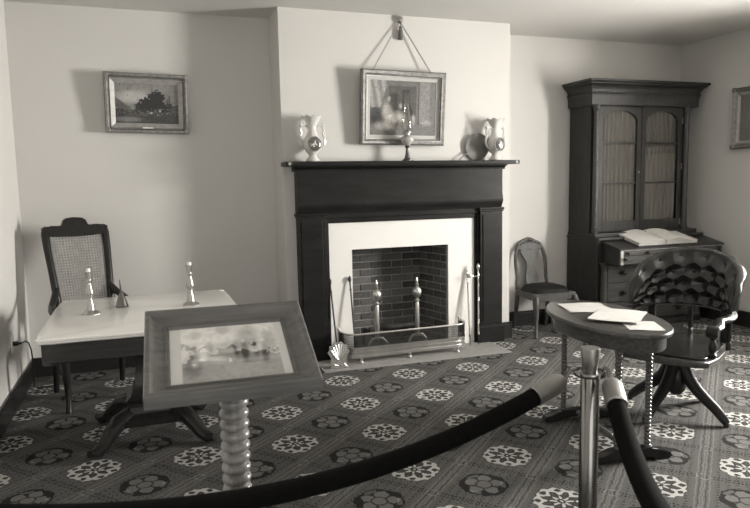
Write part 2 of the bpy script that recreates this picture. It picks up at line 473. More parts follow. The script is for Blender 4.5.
# ------------------------------------------------------------------ mantelpiece
t = thing('mantelpiece', 'black painted wooden mantelpiece around the white fireplace surround', 'mantel', (2.068, YC, 0))
def mp(name, mb, m='mantel_paint'): return mb.build(name, m, t)
for sx in (-1, 1):
    a, b_ = sorted((sx*.690, sx*.935))
    p = MB(); p.box(a+.012, b_-.012, -.085, 0, .14, 1.2, .004); mp('pilaster', p)
    p = MB(); p.box(a+.035, b_-.035, -.092, -.08, .19, 1.15, .005); mp('pilaster_panel', p)
    p = MB(); p.box(a-.004, b_+.004, -.098, 0, 0, .145, .004); p.box(a, b_, -.094, 0, .145, .158, .004); mp('plinth', p)
    p = MB(); p.box(a-.002, b_+.002, -.096, 0, 1.19, 1.212, .005); p.box(a+.004, b_-.004, -.092, 0, 1.175, 1.19, .004); mp('capital', p)
p = MB(); p.box(-.69, .69, -.05, 0, 1.125, 1.2, .004); p.box(-.69, .69, -.064, 0, 1.165, 1.205, .006); mp('architrave', p)
for sx in (-1, 1):
    a, b_ = sorted((sx*.665, sx*.70)); p = MB(); p.box(a, b_, -.05, 0, 0, 1.13, .004); a, b_ = sorted((sx*.682, sx*.70)); p.box(a, b_, -.066, 0, 0, 1.16, .004); mp('inner_moulding', p)
# frieze with an ogee foot
prof = [(0, 1.205), (-.066, 1.205), (-.070, 1.225), (-.082, 1.245), (-.094, 1.27), (-.090, 1.30), (-.080, 1.34), (-.078, 1.45), (-.080, 1.545), (0, 1.545)]
p = MB(); p.prism(prof, -.925, .925, 'yz'); mp('frieze', p)
prof = [(0, 1.545), (-.085, 1.545), (-.088, 1.56), (-.105, 1.572), (-.13, 1.578), (-.13, 1.586), (0, 1.586)]
p = MB(); p.prism(prof, -.945, .945, 'yz'); mp('bed_moulding', p)
p = MB(); p.box(-1.03, 1.03, -.195, 0, 1.586, 1.620, .006); mp('shelf', p)
for sx in (-1, 1):
    p = MB(); p.box(sx*1.0-.010, sx*1.0+.010, -.198, -.19, 1.591, 1.615); mp('shelf_end_block', p, 'pale_wood')  # small pale block near each end of the shelf front
SH = 1.62

# ------------------------------------------------------------------ mantel ornaments
def vase(name, label, x, y, rz):
    t = thing(name, label, 'vase', (x, y, SH), rz, 'porcelain vases on the mantel')
    prof = [(.001,0),(.052,0),(.056,.006),(.052,.02),(.036,.034),(.030,.048),(.036,.060),(.054,.078),(.068,.105),(.073,.135),(.069,.165),(.057,.190),(.043,.212),(.035,.235),(.033,.258),(.038,.285),(.052,.315),(.070,.340),(.078,.352),(.073,.353),(.048,.318),(.032,.288),(.024,.255),(.024,.235),(.001,.20)]
    v = MB(); n = 32
    v.lathe(prof, n, cap=False)
    for q in v.bm.verts:                                   # fluted, wavy rim
        if q.co.z > .30:
            a = math.atan2(q.co.y, q.co.x); w = (q.co.z-.30)/.05
            q.co.z += .008*w*math.cos(8*a) ; q.co.x *= 1+.05*w*math.cos(8*a); q.co.y *= 1+.05*w*math.cos(8*a)
    v.build('body', 'porcelain', t)
    for sx in (-1, 1):
        pts = [(.030,0,.262),(.055,0,.285),(.082,0,.278),(.094,0,.25),(.086,0,.215),(.098,0,.19),(.100,0,.15),(.088,0,.118),(.072,0,.105),(.060,0,.10)]
        h = MB(); h.tube([(sx*a, b, c) for a, b, c in pts], [.008,.010,.010,.009,.010,.009,.010,.009,.008,.007], 8)
        h.ball((sx*.088, 0, .283), .014); h.ball((sx*.098, 0, .205), .011)
        h.build('handle', 'porcelain', t)
    g = MB(); k = g.n(); g.lathe([(.001, .006), (.030, .005), (.040, 0), (.046, -.004)], 20, cap=False)
    g.xf(k, T(0, -.069, .135) @ Matrix.Diagonal((1.15, 1, 1.25, 1)) @ Rx(PI/2)); 
    md = g.build('medallion', 'porcelain_trim', t)
    f = MB(); f.tube([(.052*math.cos(a), -.065-.004*abs(math.sin(a)), .135+(.056)*math.sin(a)) for a in [2*PI*i/24 for i in range(24)]], .004, 6, True); f.build('rim', 'gilt', md)
    f = MB(); 
    for px, pz, r in ((0, .14, .010), (.012, .13, .008), (-.012, .13, .008), (.004, .155, .007), (-.006, .118, .007)): f.ball((px, -.075, pz), r, (1, .35, 1), 8)
    f.build('painted_posy', 'porcelain', md)
    return t
vase('mantel_vase', 'white porcelain two-handled vase at the left end of the black mantel', 1.275, 5.02, 0)
vase('mantel_vase', 'white porcelain two-handled vase at the right end, before the round fan', 2.905, 5.015, 0.1)

t = thing('hand_fan', 'round grey hand fan leaning behind the right mantel vase', 'fan', (2.772, 5.09, SH))
g = MB(); k = g.n(); g.lathe([(.001, -.002), (.116, -.002), (.118, 0), (.116, .002), (.001, .002)], 32, cap=False); g.xf(k, T(0, 0, .121) @ Rx(PI/2+.07)); bl = g.build('blade', 'fan_palm', t)
g = MB()
for i in range(-5, 6):
    a = math.radians(215)+i*.16; g.tube([(-.06*0+.02*math.cos(a), -.004, .121+.02*math.sin(a)), (-.105*math.cos(a), -.004-.0, .121-.105*math.sin(a))], .0015, 5)
g.build('rib_folds', 'fan_palm', bl)
g = MB(); g.tube([(-.09, -.004, .075), (-.12, -.006, .055), (-.15, -.010, .038), (-.178, -.012, .012), (-.182, -.012, .006)], [.006, .006, .005, .005, .005], 8); g.build('handle', 'fan_palm', t)

t = thing('oil_lamp', 'glass oil lamp with tall clear chimney at the middle of the mantel', 'lamp', (2.066, 4.985, SH))
MB().lathe([(.001,0),(.045,0),(.046,.008),(.036,.014),(.024,.022),(.020,.04),(.015,.07),(.012,.10),(.016,.112),(.020,.118),(.014,.124),(.001,.124)], 24, cap=False).build('foot', 'lamp_base', t)
MB().lathe([(.010,.122),(.022,.128),(.042,.145),(.055,.170),(.052,.188),(.036,.20),(.020,.205),(.018,.205),(.034,.197),(.049,.186),(.051,.170),(.040,.149),(.020,.132),(.010,.127)], 24, cap=False).build('font', 'milk_glass', t)
MB().lathe([(.020,.205),(.024,.21),(.024,.222),(.034,.226),(.036,.235),(.022,.240),(.012,.252),(.010,.255)], 20).build('burner', 'brass_dull', t)
MB().lathe([(.028,.235),(.034,.262),(.041,.295),(.043,.32),(.038,.35),(.028,.385),(.022,.42),(.021,.48),(.022,.545),(.0205,.545),(.0195,.48),(.0205,.42),(.0265,.385),(.0365,.35),(.0415,.32),(.0395,.295),(.0325,.262),(.0265,.235)], 24, cap=False).build('chimney', 'lamp_glass', t)

# ------------------------------------------------------------------ pictures
def landscape(u, v):
    n = fbm(u*9, v*7); n2 = fbm(u*34+3, v*26); n3 = fbm(u*70, v*50+5)
    g = .17+.05*v+.22*blob(u, v, .30, .66, .26, .16)+.14*(n-.5)                 # clouded sky
    if v < .62-1.1*u+.05*n: g = .075+.04*n                                       # mountain at left
    if v < .34+.10*(n-.5)+.42*max(0, u-.62): g = .035+.06*n2                     # slope rising to the right
    tree = max(blob(u, v, .64, .60, .13, .24), .95*blob(u, v, .52, .48, .16, .20), .9*blob(u, v, .42, .42, .10, .16), .8*blob(u, v, .74, .42, .16, .18))
    if tree+1.5*(n2-.5) > .40: g = .008+.022*n3
    if v < .30: g = .022+.07*max(0, n2-.42)+.03*n3                               # dark foreground
    if u < .14 and v < .36: g = .012+.02*n3
    g += .13*blob(u, v, .18, .10, .22, .07)                                      # pond
    if .2 < v < .38 and n3 > .64: g += .14
    g += .40*blob(u, v, .56, .27, .025, .02)+.45*blob(u, v, .70, .33, .016, .022)
    if abs(u-.855) < .006 and .46 < v < .72: g = .05
    return g
t = thing('landscape_painting', 'small dark landscape painting in an ornate gilt frame, left of the chimney', 'painting', (0.068, YB-.062, 2.092), rot=(0.075, 0.015, 0))
W_, H_ = .62, .455
f = MB(); f.frame(W_, H_, [(0, -.03), (0, .018), (.008, .030), (.022, .034), (.032, .022), (.036, .010), (.036, -.03)]); f.build('outer_frame', 'gilt', t)
f = MB(); f.frame(W_-.07, H_-.07, [(0, -.02), (0, .008), (.010, .018), (.018, .012), (.026, .006), (.026, -.02)]); f.build('inner_frame', 'gilt_pale', t)
f = MB(); f.frame(W_-.122, H_-.122, [(0, -.02), (0, .004), (.016, -.008), (.016, -.02)]); f.build('liner', 'gilt_pale', t)
for sx in (-1, 1):
    for sz in (-1, 1):
        f = MB(); f.ball((sx*(W_/2-.02), -.03, sz*(H_/2-.02)), .017, (1.2, .5, 1.2)); f.build('corner_ornament', 'gilt', t)
canvas('canvas', W_-.15, H_-.15, landscape, 'painted_canvas', t, 120, 80, 0.010)
f = MB(); f.box(-.04, .04, -.030, -.02, -H_/2+.036, -H_/2+.049, .002); f.build('nameplate', 'brass', t)
MB().box(-W_/2+.01, W_/2-.01, .012, .028, -H_/2+.01, H_/2-.01).build('backing', 'book_cover', t)

def interior(u, v):
    n = fbm(u*14, v*10); n2 = fbm(u*45, v*34)
    g = .13+.05*(n-.5)
    if u > .74: g = .20+.05*(u-.74)
    if u > .90: g = .15
    if .28 < u < .70 and .38 < v < .90: g = .055+.03*n              # dark doorway behind
    if .48 < u < .60 and .45 < v < .84: g = .03
    if v < .22: g = .12+.05*n
    if v > .50 and u < .26-.22*abs(v-.95): g = .26+.07*math.sin(u*60+v*9)   # draped curtain
    g -= .10*blob(u, v, .10, .34, .12, .18)
    g += .34*blob(u, v, .26, .42, .075, .17)+.32*blob(u, v, .285, .665, .026, .05)   # seated woman
    g += .30*blob(u, v, .40, .34, .12, .10)+.20*blob(u, v, .20, .18, .13, .08)       # tablecloth, hem
    g -= .10*blob(u, v, .60, .32, .05, .20)
    g += .20*blob(u, v, .46, .54, .022, .05)+.22*blob(u, v, .655, .30, .03, .10)     # child, chair
    g += .10*blob(u, v, .86, .24, .07, .06)
    if abs(u-.735) < .005 and v > .2: g = .05
    return max(.012, g)*(.6+.8*n2)
t = thing('framed_print', 'large framed print hung by a cord above the black mantel', 'picture', (2.062, YC-.072, 2.052), rot=(0.070, 0.012, 0))
W_, H_ = .745, .60
f = MB(); f.frame(W_, H_, [(0, -.02), (0, .016), (.012, .028), (.030, .022), (.040, .026), (.046, .012), (.046, -.02)]); f.build('outer_frame', 'gilt', t)
f = MB(); f.frame(W_-.088, H_-.088, [(0, -.016), (0, .012), (.012, .006), (.012, -.016)]); f.build('inner_frame', 'gilt_pale', t)
f = MB(); f.frame(W_-.11, H_-.11, [(0, -.01), (0, .0), (.026, .0), (.026, -.01)]); f.build('mat_border', 'mat_board', t)
canvas('print', W_-.155, H_-.155, interior, 'printed_paper', t, 130, 96, 0.004)
MB().box(-W_/2+.01, W_/2-.01, .012, .02, -H_/2+.01, H_/2-.01).build('backing', 'book_cover', t)
# the hanging cord, its rosette and tassel (in the tilted picture's own axes)
def inv(p): return t_inv @ Vector(p)
t_inv = (Matrix.Translation(t.location) @ t.rotation_euler.to_matrix().to_4x4()).inverted()
ros = Vector((2.062, YC-.022, 2.772))
for sx, xx in ((-1, 1.80), (1, 2.325)):
    for d in (-.004, .004):
        q = MB(); q.tube([inv((xx+d, YC-.055, 2.345)), inv(ros+Vector((d*.6, .004, -.01)))], .0026, 6); q.build('hanging_cord', 'cord_cloth', t)
q = MB(); q.lathe([(.001, .020), (.010, .020), (.018, .012), (.026, .008), (.032, -.004), (.020, -.020), (.001, -.020)], 20, cap=False, M=T(*inv(ros)) @ Rx(PI/2)); q.build('rosette', 'brass_dull', t)
q = MB(); a = inv(ros+Vector((.006, -.008, -.02)))
q.lathe([(.004, 0), (.004, -.03), (.012, -.038), (.014, -.048), (.010, -.055), (.016, -.062), (.020, -.14), (.001, -.142)][::-1], 14, c=tuple(a)); q.build('tassel', 'tassel_cloth', t)

t = thing('wall_picture', 'gilt framed picture cut by the right edge, on the right wall', 'picture', (XR-.03, 4.535, 1.985), -PI/2)
W_, H_ = .52, .57
f = MB(); f.frame(W_, H_, [(0, -.029), (0, .016), (.012, .030), (.030, .020), (.046, .010), (.046, -.029)]); f.build('outer_frame', 'gilt', t)
f = MB(); f.frame(W_-.088, H_-.088, [(0, -.02), (0, .010), (.012, .014), (.03, .002), (.03, -.02)]); f.build('inner_frame', 'gilt_pale', t)
canvas('print', W_-.14, H_-.14, lambda u, v: .14+.22*blob(u, v, .5, .6, .2, .25)+.05*fbm(u*9, v*9), 'printed_paper', t, 40, 44, 0.006)
for sx in (-1, 1):
    for sz in (-1, 1):
        f = MB(); f.ball((sx*(W_/2-.018), -.022, sz*(H_/2-.018)), .022, (1.2, .5, 1.2)); f.build('corner_ornament', 'gilt', t)

# ------------------------------------------------------------------ fender
t = thing('fire_fender', 'brass fender with pierced wire band standing on the hearth', 'fender', (2.0, 4.82, .008))
def fpath(off=0, n=8, y1=.20):
    w = .555-off; r = .12
    pts = [(-w, y1)]
    for i in range(n+1):
        a = PI+ (PI/2)*i/n; pts.append((-w+r+r*math.cos(a), r+off+r*math.sin(a)))
    for i in range(n+1):
        a = 1.5*PI+(PI/2)*i/n; pts.append((w-r+r*math.cos(a), r+off+r*math.sin(a)))
    pts.append((w, y1)); return pts
def band(z0, z1, th, off=0):
    A = fpath(off); B = fpath(off+th); m_ = MB()
    m_.loops([[(p[0], p[1], z0) for p in A], [(p[0], p[1], z1) for p in A], [(p[0], p[1], z1) for p in B], [(p[0], p[1], z0) for p in B], [(p[0], p[1], z0) for p in A]], closed=False); return m_
band(.042, .062, .014).build('base_moulding', 'brass', t)
band(.062, .082, .006, .008).build('base_band', 'brass', t)
band(.082, .094, .010, .003).build('base_moulding', 'brass', t)
band(.094, .112, .006, .008).build('base_band', 'brass', t)
band(.112, .128, .014, .001).build('base_moulding', 'brass', t)
q = MB(); q.tube([(p[0], p[1], .235) for p in fpath(.006, 10)], .009, 10); q.build('top_rail', 'brass', t)
q = MB(); P = [Vector((p[0], p[1], 0)) for p in fpath(.006, 10)]; step = .0075; acc = 0; 
for A, B in zip(P, P[1:]):
    L = (B-A).length; s = step-acc if acc else 0
    while s < L:
        p_ = A.lerp(B, s/L); q.tube([(p_.x, p_.y, .125), (p_.x, p_.y, .230)], .0022, 4); s += step
    acc = (L-(s-step)) % step
for zz in (.140, .155, .170, .185, .2, .215): q.tube([(p.x, p.y, zz) for p in P], .0016, 4)
q.build('wire_band', 'wire', t, kind='stuff')
for x_, y_ in ((-.42, .012), (0, .006), (.44, .012), (-.55, .15), (.55, .15)):
    MB().lathe([(.001,0),(.014,0),(.018,.008),(.014,.016),(.008,.022),(.012,.030),(.010,.044),(.001,.044)], 14, c=(x_, y_, 0), cap=False).build('foot', 'brass', t)
for sx in (-1, 1):
    q = MB(); q.tube([(sx*.549, .20, .04), (sx*.549, .20, .245)], .009, 8); q.ball((sx*.549, .20, .25), .013); q.build('end_post', 'brass', t)

# andirons
def andiron():
    t = thing('andiron', '', 'andiron', (1.79, 5.03, .008), 0, 'brass andirons in the fireplace')
    MB().lathe([(.001,.13),(.026,.13),(.028,.145),(.018,.155),(.020,.17),(.019,.40),(.015,.42),(.024,.43),(.024,.44),(.014,.448),(.016,.456),(.034,.475),(.042,.50),(.040,.525),(.026,.545),(.014,.556),(.018,.566),(.018,.574),(.010,.582),(.013,.60),(.009,.615),(.005,.632),(.001,.634)], 20, cap=False).build('shaft', 'brass', t)
    for sx in (-1, 1):
        q = MB(); q.tube([(sx*.010, 0, .14), (sx*.045, -.005, .135), (sx*.075, -.01, .10), (sx*.085, -.01, .05), (sx*.105, -.012, .014), (sx*.125, -.012, .012)], [.014, .014, .013, .012, .012, .010], 10); q.build('leg', 'brass', t)
    q = MB(); q.box(-.012, .012, .0, .36, .13, .155, .003); q.box(-.012, .012, .335, .36, 0.005, .135, .003); q.build('log_bar', 'iron', t)
    return t
a1 = andiron(); a1['label'] = 'left one of the two brass andirons with urn tops'
a2 = copy_tree(a1); a2.location.x = 2.155; a2['label'] = 'right one of the two brass andirons with urn tops'
q = MB(); q.tube([(-.22, 0, 0), (-.10, .01, .006), (0, 0, .0), (.12, -.008, .004), (.24, 0, 0)], [.018, .022, .020, .022, .016], 12)
o = q.build('fire_log', 'log_bark'); o.location = (2.0, 5.22, .186); o.rotation_euler = (0, 0, .08)
tag(o, 'thin charred log lying across the andiron bars', 'log')

# fire tools with twisted shafts
def twisted(p, q, r=.006, turns=26):
    p, q = Vector(p), Vector(q); d = (q-p); L = d.length; d.normalize(); u = d.orthogonal().normalized(); w = d.cross(u)
    m_ = MB(); N = 150
    for ph in (0, PI):
        pts = []
        for i in range(N+1):
            a = 2*PI*turns/2*i/N+ph; pts.append(p+d*(L*i/N)+u*(r*.62*math.cos(a))+w*(r*.62*math.sin(a)))
        m_.tube(pts, r*.72, 5)
    return m_
def tool(name, label, top, bot, head, sm='steel'):
    b = Vector(bot); t = thing(name, label, 'fire tool', bot, 0, 'fireplace tools')
    tp = Vector(top)-b; d = tp.normalized()
    twisted(d*.09, tp-d*.09).build('shaft', sm, t)
    h = MB(); k = h.n()
    h.lathe([(.001, -.10), (.007, -.10), (.010, -.085), (.006, -.078), (.007, -.03), (.013, -.015), (.015, 0), (.010, .014), (.005, .024), (.001, .026)], 12, cap=False)
    h.xf(k, T(*tp) @ d.to_track_quat('Z', 'Y').to_matrix().to_4x4()); h.build('handle', 'brass' if sm == 'brass' else 'steel', t)
    h = MB()
    if head == 'poker': h.tube([(0, 0, 0), d*.10], [.003, .007], 8)
    elif head == 'shovel':
        k = h.n(); h.box(-.05, .05, -.004, .004, 0, .11, .003); h.xf(k, d.to_track_quat('Z', 'Y').to_matrix().to_4x4())
    else:
        for sx in (-1, 1): h.tube([(sx*.012, 0, .012), Vector((sx*.02, 0, 0))+d*.05, d*.10], [.008, .006, .006], 8)
    h.build('head', 'iron', t); return t
tool('fire_poker', 'outermost slim twisted fire tool leaning left of the fireplace opening', (1.399, 5.066, .655), (1.432, 4.985, .012), 'poker')
tool('fire_tongs', 'twisted fire tool leaning beside the left edge of the fireplace opening', (1.570, 5.066, .66), (1.585, 4.985, .012), 'tongs')
tool('fire_shovel', 'brass fire tool leaning right of the opening, nearest the firebox', (2.655, 5.066, .64), (2.635, 4.975, .012), 'poker', 'brass')
tool('fire_poker', 'tall twisted brass fire tool against the right pilaster of the mantel', (2.735, 5.012, .70), (2.71, 4.962, .012), 'poker', 'brass')
t = thing('jamb_hook', 'small brass hook holding the tools on the right of the surround', 'hook', (2.69, 5.085, .61))
q = MB(); q.tube([(0, 0, 0), (0, -.05, 0), (.0, -.066, .012)], .006, 8); q.build('arm', 'brass', t)
q = MB(); q.tube([(-.05, -.062, .012), (-.02, -.072, .004), (0.0, -.066, .0), (.03, -.086, .004), (.055, -.075, .014)], .006, 8); q.build('crossbar', 'brass', t)
q = MB(); q.lathe([(.001, 0), (.02, 0), (.016, .008), (.001, .010)], 14, M=Rx(PI/2), cap=False); q.build('plate', 'brass', t)

# embossed brass leaf ornament by the fender's left end
t = thing('leaf_ornament', 'embossed bright brass leaf-shaped plate standing by the fender left end', 'ornament', (1.375, 4.765, .008))
out = []
for i in range(40):
    a = 2*PI*i/40; r = .082+.008*math.cos(10*a); out.append((r*math.cos(a)*1.0, .125+r*1.0*math.sin(a)*.95))
out = [p for p in out if p[1] > .10]
outl = [(-.075, 0), (.075, 0), (.062, .04), (.060, .085)] + sorted([p for p in out], key=lambda p: math.atan2(p[1]-.1, p[0])) + [(-.060, .085), (-.062, .04)]
q = MB(); q.prism(outl, -.006, .006, 'xz', .003); q.xf(0, Rx(-.12)); pl = q.build('plate', 'brass', t)
q = MB()
for i in range(-3, 4):
    a = PI/2+i*.33; q.tube([(.0, -.010, .06), (.04*math.cos(a), -.014, .07+.05*math.sin(a)), (.072*math.cos(a), -.010, .09+.098*math.sin(a))], [.004, .009, .006], 8)
for sx in (-1, 1): q.tube([(sx*.01, -.010, .02), (sx*.04, -.012, .03), (sx*.058, -.010, .012)], [.005, .008, .005], 8)
q.xf(0, Rx(-.12)); q.build('embossed_leaves', 'brass', pl)

# ------------------------------------------------------------------ secretary bookcase
SX0, SX1 = 4.0, 5.25; SYB = 5.478
t = thing('secretary_bookcase', 'tall dark empire secretary bookcase with curtained glass doors in the right recess', 'cabinet', (0, 0, 0))
def sp(name, mb, m='secretary_wood', par=None, **k): return mb.build(name, m, par or t, **k)
sp('base_case', MB().box(SX0, SX1, 5.02, SYB, .06, .865, .004))
sp('base_plinth', MB().box(SX0+.01, SX1-.01, 4.98, SYB, 0, .06, .004))
sp('base_top', MB().box(SX0-.008, SX1+.008, 4.985, SYB, .865, .888, .005))
sp('upper_case', MB().box(SX0+.012, SX1-.03, 5.172, SYB, .888, 2.16, .004))
sp('upper_plinth', MB().box(SX0+.004, SX1-.004, 5.06, SYB, .888, .925, .006))
# cornice: frieze, cove and crown
def U(off, z, yb=SYB): return [(SX0+.012-off, yb, z), (SX0+.012-off, 5.135-off, z), (SX1-.012+off, 5.135-off, z), (SX1-.012+off, yb, z)]
lv = [(-.02,2.13),(.020,2.13),(.024,2.137),(.026,2.145),(.026,2.215),(.030,2.225),(.032,2.235),(.040,2.242),(.040,2.250),(.032,2.256),(.034,2.275),(.050,2.300),(.072,2.318),(.080,2.322),(.080,2.332),(.092,2.338),(.098,2.345),(.098,2.362),(0.0,2.366)]
c_ = MB(); c_.loops([U(o_, z_) for o_, z_ in lv]); c_.bm.faces.new([c_.bm.verts.new(p) for p in U(0.0, 2.366)]); sp('cornice', c_)
# doors with arched glass, curtains behind
DX = [(4.092, 4.590), (4.596, 5.094)]
for i, (a, b_) in enumerate(DX):
    zb, zt = .935, 2.12; st = .050; Y0, Y1 = 5.138, 5.170
    d = MB(); cx_ = (a+b_)/2; r = (b_-a)/2-st; zs = zt-.030-r*.55
    d.box(a, a+st, Y0, Y1, zb, zt, .003); d.box(b_-st, b_, Y0, Y1, zb, zt, .003); d.box(a+st, b_-st, Y0, Y1, zb, zb+.10, .003)
    n = 14; arc = [(cx_+r*math.cos(PI*j/n), zs+r*.55*math.sin(PI*j/n)) for j in range(n+1)]
    d.prism([(a+st, zt), (b_-st, zt)] + arc, Y0, Y1, 'xz')
    dr = sp('door', d)
    for zz in (1.395, 1.78): sp('glazing_bar', MB().box(a+st, b_-st, Y0+.004, Y1-.006, zz-.009, zz+.009, .002), 'secretary_wood_x', dr)
    zc = [zb+.10, 1.395, 1.78, zt-.02]
    for z0_, z1_ in zip(zc, zc[1:]): sp('pane', MB().box(a+st, b_-st, Y0+.014, Y0+.017, z0_, z1_), 'pane_glass', dr, smooth=False)
    nf = 9
    cu = MB(); ph = i*1.3
    cu.surf(lambda u, v: (a+st-.01+(b_-a-2*st+.02)*u, 5.1655-.006*math.sin(2*PI*(nf*u+.12*math.sin(3*v+ph)+.35*math.sin(5*u+ph))), zb+.09+(zt-.02-zb-.09)*v), 120, 10)
    sp('curtain', cu, 'curtain', dr, angle=80)
    if i == 1:
        for zz in (1.0, 1.55, 2.0): sp('hinge', MB().box(b_-.004, b_+.006, Y0-.004, Y0+.006, zz-.03, zz+.03, .001), 'brass_dull', dr)
    else: sp('lock_plate', MB().lathe([(.001, 0), (.010, 0), (.006, .004), (.001, .004)], 12, M=T(b_-.02, Y0, 1.5) @ Rx(PI/2), cap=False), 'brass', dr)
for x_ in (4.050, 5.136):
    q = MB(); q.lathe([(.030,.925),(.030,.94),(.036,.945),(.036,.96),(.028,.966),(.027,1.5),(.024,2.07),(.026,2.075),(.030,2.08),(.025,2.087),(.034,2.105),(.036,2.13)], 20, c=(x_, 5.126, 0)); sp('column', q, 'drawer_wood')
    sp('column_backing', MB().box(x_-.036, x_+.036, 5.158, 5.175, .93, 2.13, .002))
# drawers below
DR = [(.075, .255), (.265, .445), (.455, .640)]
for z0_, z1_ in DR:
    d = sp('drawer', MB().box(SX0+.115, SX1-.115, 5.004, 5.03, z0_, z1_, .004), 'drawer_wood')
    for x_ in (4.29, 4.96):
        k_ = MB(); k_.lathe([(.010, 0), (.010, .012), (.016, .018), (.024, .026), (.026, .034), (.020, .044), (.001, .048)], 16, M=T(x_, 5.006, (z0_+z1_)/2) @ Rx(PI/2), cap=False); sp('knob', k_, 'dark_wood', d)
for x_ in (SX0+.055, SX1-.055):
    q = MB(); q.lathe([(.036, .06), (.040, .065), (.040, .085), (.032, .092), (.032, .35), (.028, .60), (.030, .605), (.034, .61), (.030, .618), (.038, .632), (.040, .65)], 20, c=(x_, 4.985, 0)); sp('column', q, 'drawer_wood')
# the pulled-out writing drawer with its sloped top
yf = 4.775
q = MB(); q.prism([(yf, .655), (5.03, .655), (5.03, .842), (yf, .786)], 4.062, 5.262, 'yz'); wd = sp('writing_drawer', q, 'secretary_wood')
sl = math.atan2(.06, .255)
q = MB(); q.prism([(yf-.015, .784), (5.03, .846), (5.03, .864), (yf-.015, .802)], 4.045, 5.285, 'yz', .003); sp('writing_top', q, 'secretary_wood_x', wd)
q = MB(); q.box(4.058, 4.088, yf-.014, yf, .655, .786, .002); sp('drawer_edge', q, 'pale_wood', wd)
q = MB(); q.box(4.088, 5.262, yf-.012, yf, .742, .786, .002); sp('drawer_front', q, 'drawer_wood', wd)
q = MB(); q.box(4.088, 5.262, yf-.012, yf, .662, .730, .002); sp('drawer_front', q, 'drawer_wood', wd)
q = MB(); q.box(4.058, 5.262, yf-.016, yf+.0, .784, .7875, .001); sp('drawer_edge', q, 'pale_wood', wd)
for x_, z_, r_ in ((4.13, .762, .8), (4.355, .760, .8), (4.095, .712, 1), (4.80, .760, .8), (5.2, .762, .8)):
    k_ = MB(); k_.lathe([(.008, 0), (.008, .010), (.014, .016), (.020, .024), (.018, .034), (.001, .040)], 16, M=T(x_, yf-.010, z_) @ Rx(PI/2) @ Matrix.Scale(r_, 4), cap=False); sp('knob', k_, 'dark_wood', wd)

# big open book on the sloped top
t = thing('open_book', 'large open book lying on the writing drawer of the secretary', 'book', (4.60, 4.80, .8125), rot=(sl, 0, .0))
q = MB(); q.box(-.325, .385, -.015, .325, 0.001, .008, .002); q.build('cover', 'book_cover', t)
def half(sx, wd_):
    n = 14; prof = [(0.004*sx, .008), (0.004*sx, .036)]
    for i in range(n+1):
        u = i/n; prof.append((sx*(.008+(wd_-.008)*u), .036+.028*math.sin(PI*min(1, u*1.15+.08))**.8*(1-.35*u) + .012*(1-u)*0))
    prof.append((sx*wd_, .008)); return prof
for sx, wd_ in ((-1, .315), (1, .375)):
    q = MB(); q.prism(half(sx, wd_), -.006, .315, 'xz'); blk = q.build('page_block', 'page_edges', t)
    pr_ = half(sx, wd_)[2:-1]
    q = MB(); q.loops([[(x_, -.008, z_+.001) for x_, z_ in pr_], [(x_, .317, z_+.001) for x_, z_ in pr_], [(x_, .317, z_+.0025) for x_, z_ in pr_], [(x_, -.008, z_+.0025) for x_, z_ in pr_], [(x_, -.008, z_+.001) for x_, z_ in pr_]], closed=False); q.build('open_page', 'paper', blk)

# ------------------------------------------------------------------ slipper chair by the chimney
t = thing('slipper_chair', 'small carved wooden side chair with dark seat between chimney and secretary', 'chair', (3.54, 5.20, 0), -.02)
def seat_out(f=1.0, n=8):
    pts = []
    for i in range(n+1):
        u = -1+2*i/n; pts.append((u*.225*f, (-.185-.022*(1-u*u))*f))
    for i in range(n+1):
        u = 1-2*i/n; pts.append((u*.18*f, (.19+.012*(1-u*u))*f))
    return pts
MB().prism(seat_out(), .335, .400, 'xy', .008).build('seat_frame', 'chair_wood', t)
n_ = 24
def cush(u, v):
    a = 2*PI*u; r = v
    ex = .222+(-.04)*(.5+.5*math.sin(a)); x_ = ex*math.copysign(abs(math.cos(a))**.55, math.cos(a))*r; y_ = .185*math.copysign(abs(math.sin(a))**.55, math.sin(a))*r
    return (x_, y_, .398+.055*(1-r**5)**.6+.010*(1-r*r) if r < 1 else .396)
MB().surf(cush, 40, 10).build('seat_cushion', 'seat_horsehair', t, angle=70)
for sx in (-1, 1):
    q = MB(); q.tube([(sx*.205, -.185, .37), (sx*.214, -.205, .32), (sx*.214, -.208, .25), (sx*.205, -.195, .15), (sx*.208, -.202, .07), (sx*.222, -.222, .022), (sx*.228, -.232, .0)], [.030, .030, .026, .019, .016, .017, .019], 10); q.build('front_leg', 'chair_wood', t)
    q = MB(); q.tube([(sx*.170, .185, .38), (sx*.172, .195, .28), (sx*.176, .215, .14), (sx*.184, .238, 0)], [.020, .020, .018, .016], 10); q.build('back_leg', 'chair_wood', t)
# balloon back: hoop, carved crest and vase splat, leaning back
def lean(y, z): return y + .17*(z-.40)*.9
hp = []
for i in range(25):
    a = PI*i/24; x_ = .165*math.copysign(abs(math.cos(a))**.6, math.cos(a)); z_ = .62+.215*math.sin(a)**.75 if 0 < i < 24 else .60
    hp.append((x_, lean(.20, z_), z_))
hp = [(.172, lean(.20, .38), .38), (.160, lean(.20, .50), .50)] + hp + [(-.160, lean(.20, .50), .50), (-.172, lean(.20, .38), .38)]
q = MB(); q.tube(hp, [.018]*2+[.019]*25+[.018]*2, 10, flat=.75, up=(0, 1, 0)); q.build('back_hoop', 'chair_wood', t)
cr = [(-.14, .775), (-.10, .765), (-.05, .772), (0, .766), (.05, .772), (.10, .765), (.14, .775), (.13, .83), (.09, .855), (.05, .862), (.03, .880), (0, .886), (-.03, .880), (-.05, .862), (-.09, .855), (-.13, .83)]
q = MB(); q.prism(cr, .188, .218, 'xz', .006); 
for v in q.bm.verts: v.co.y = v.co.y + .153*(v.co.z-.40)
crest = q.build('crest_rail', 'chair_wood', t)
q = MB()
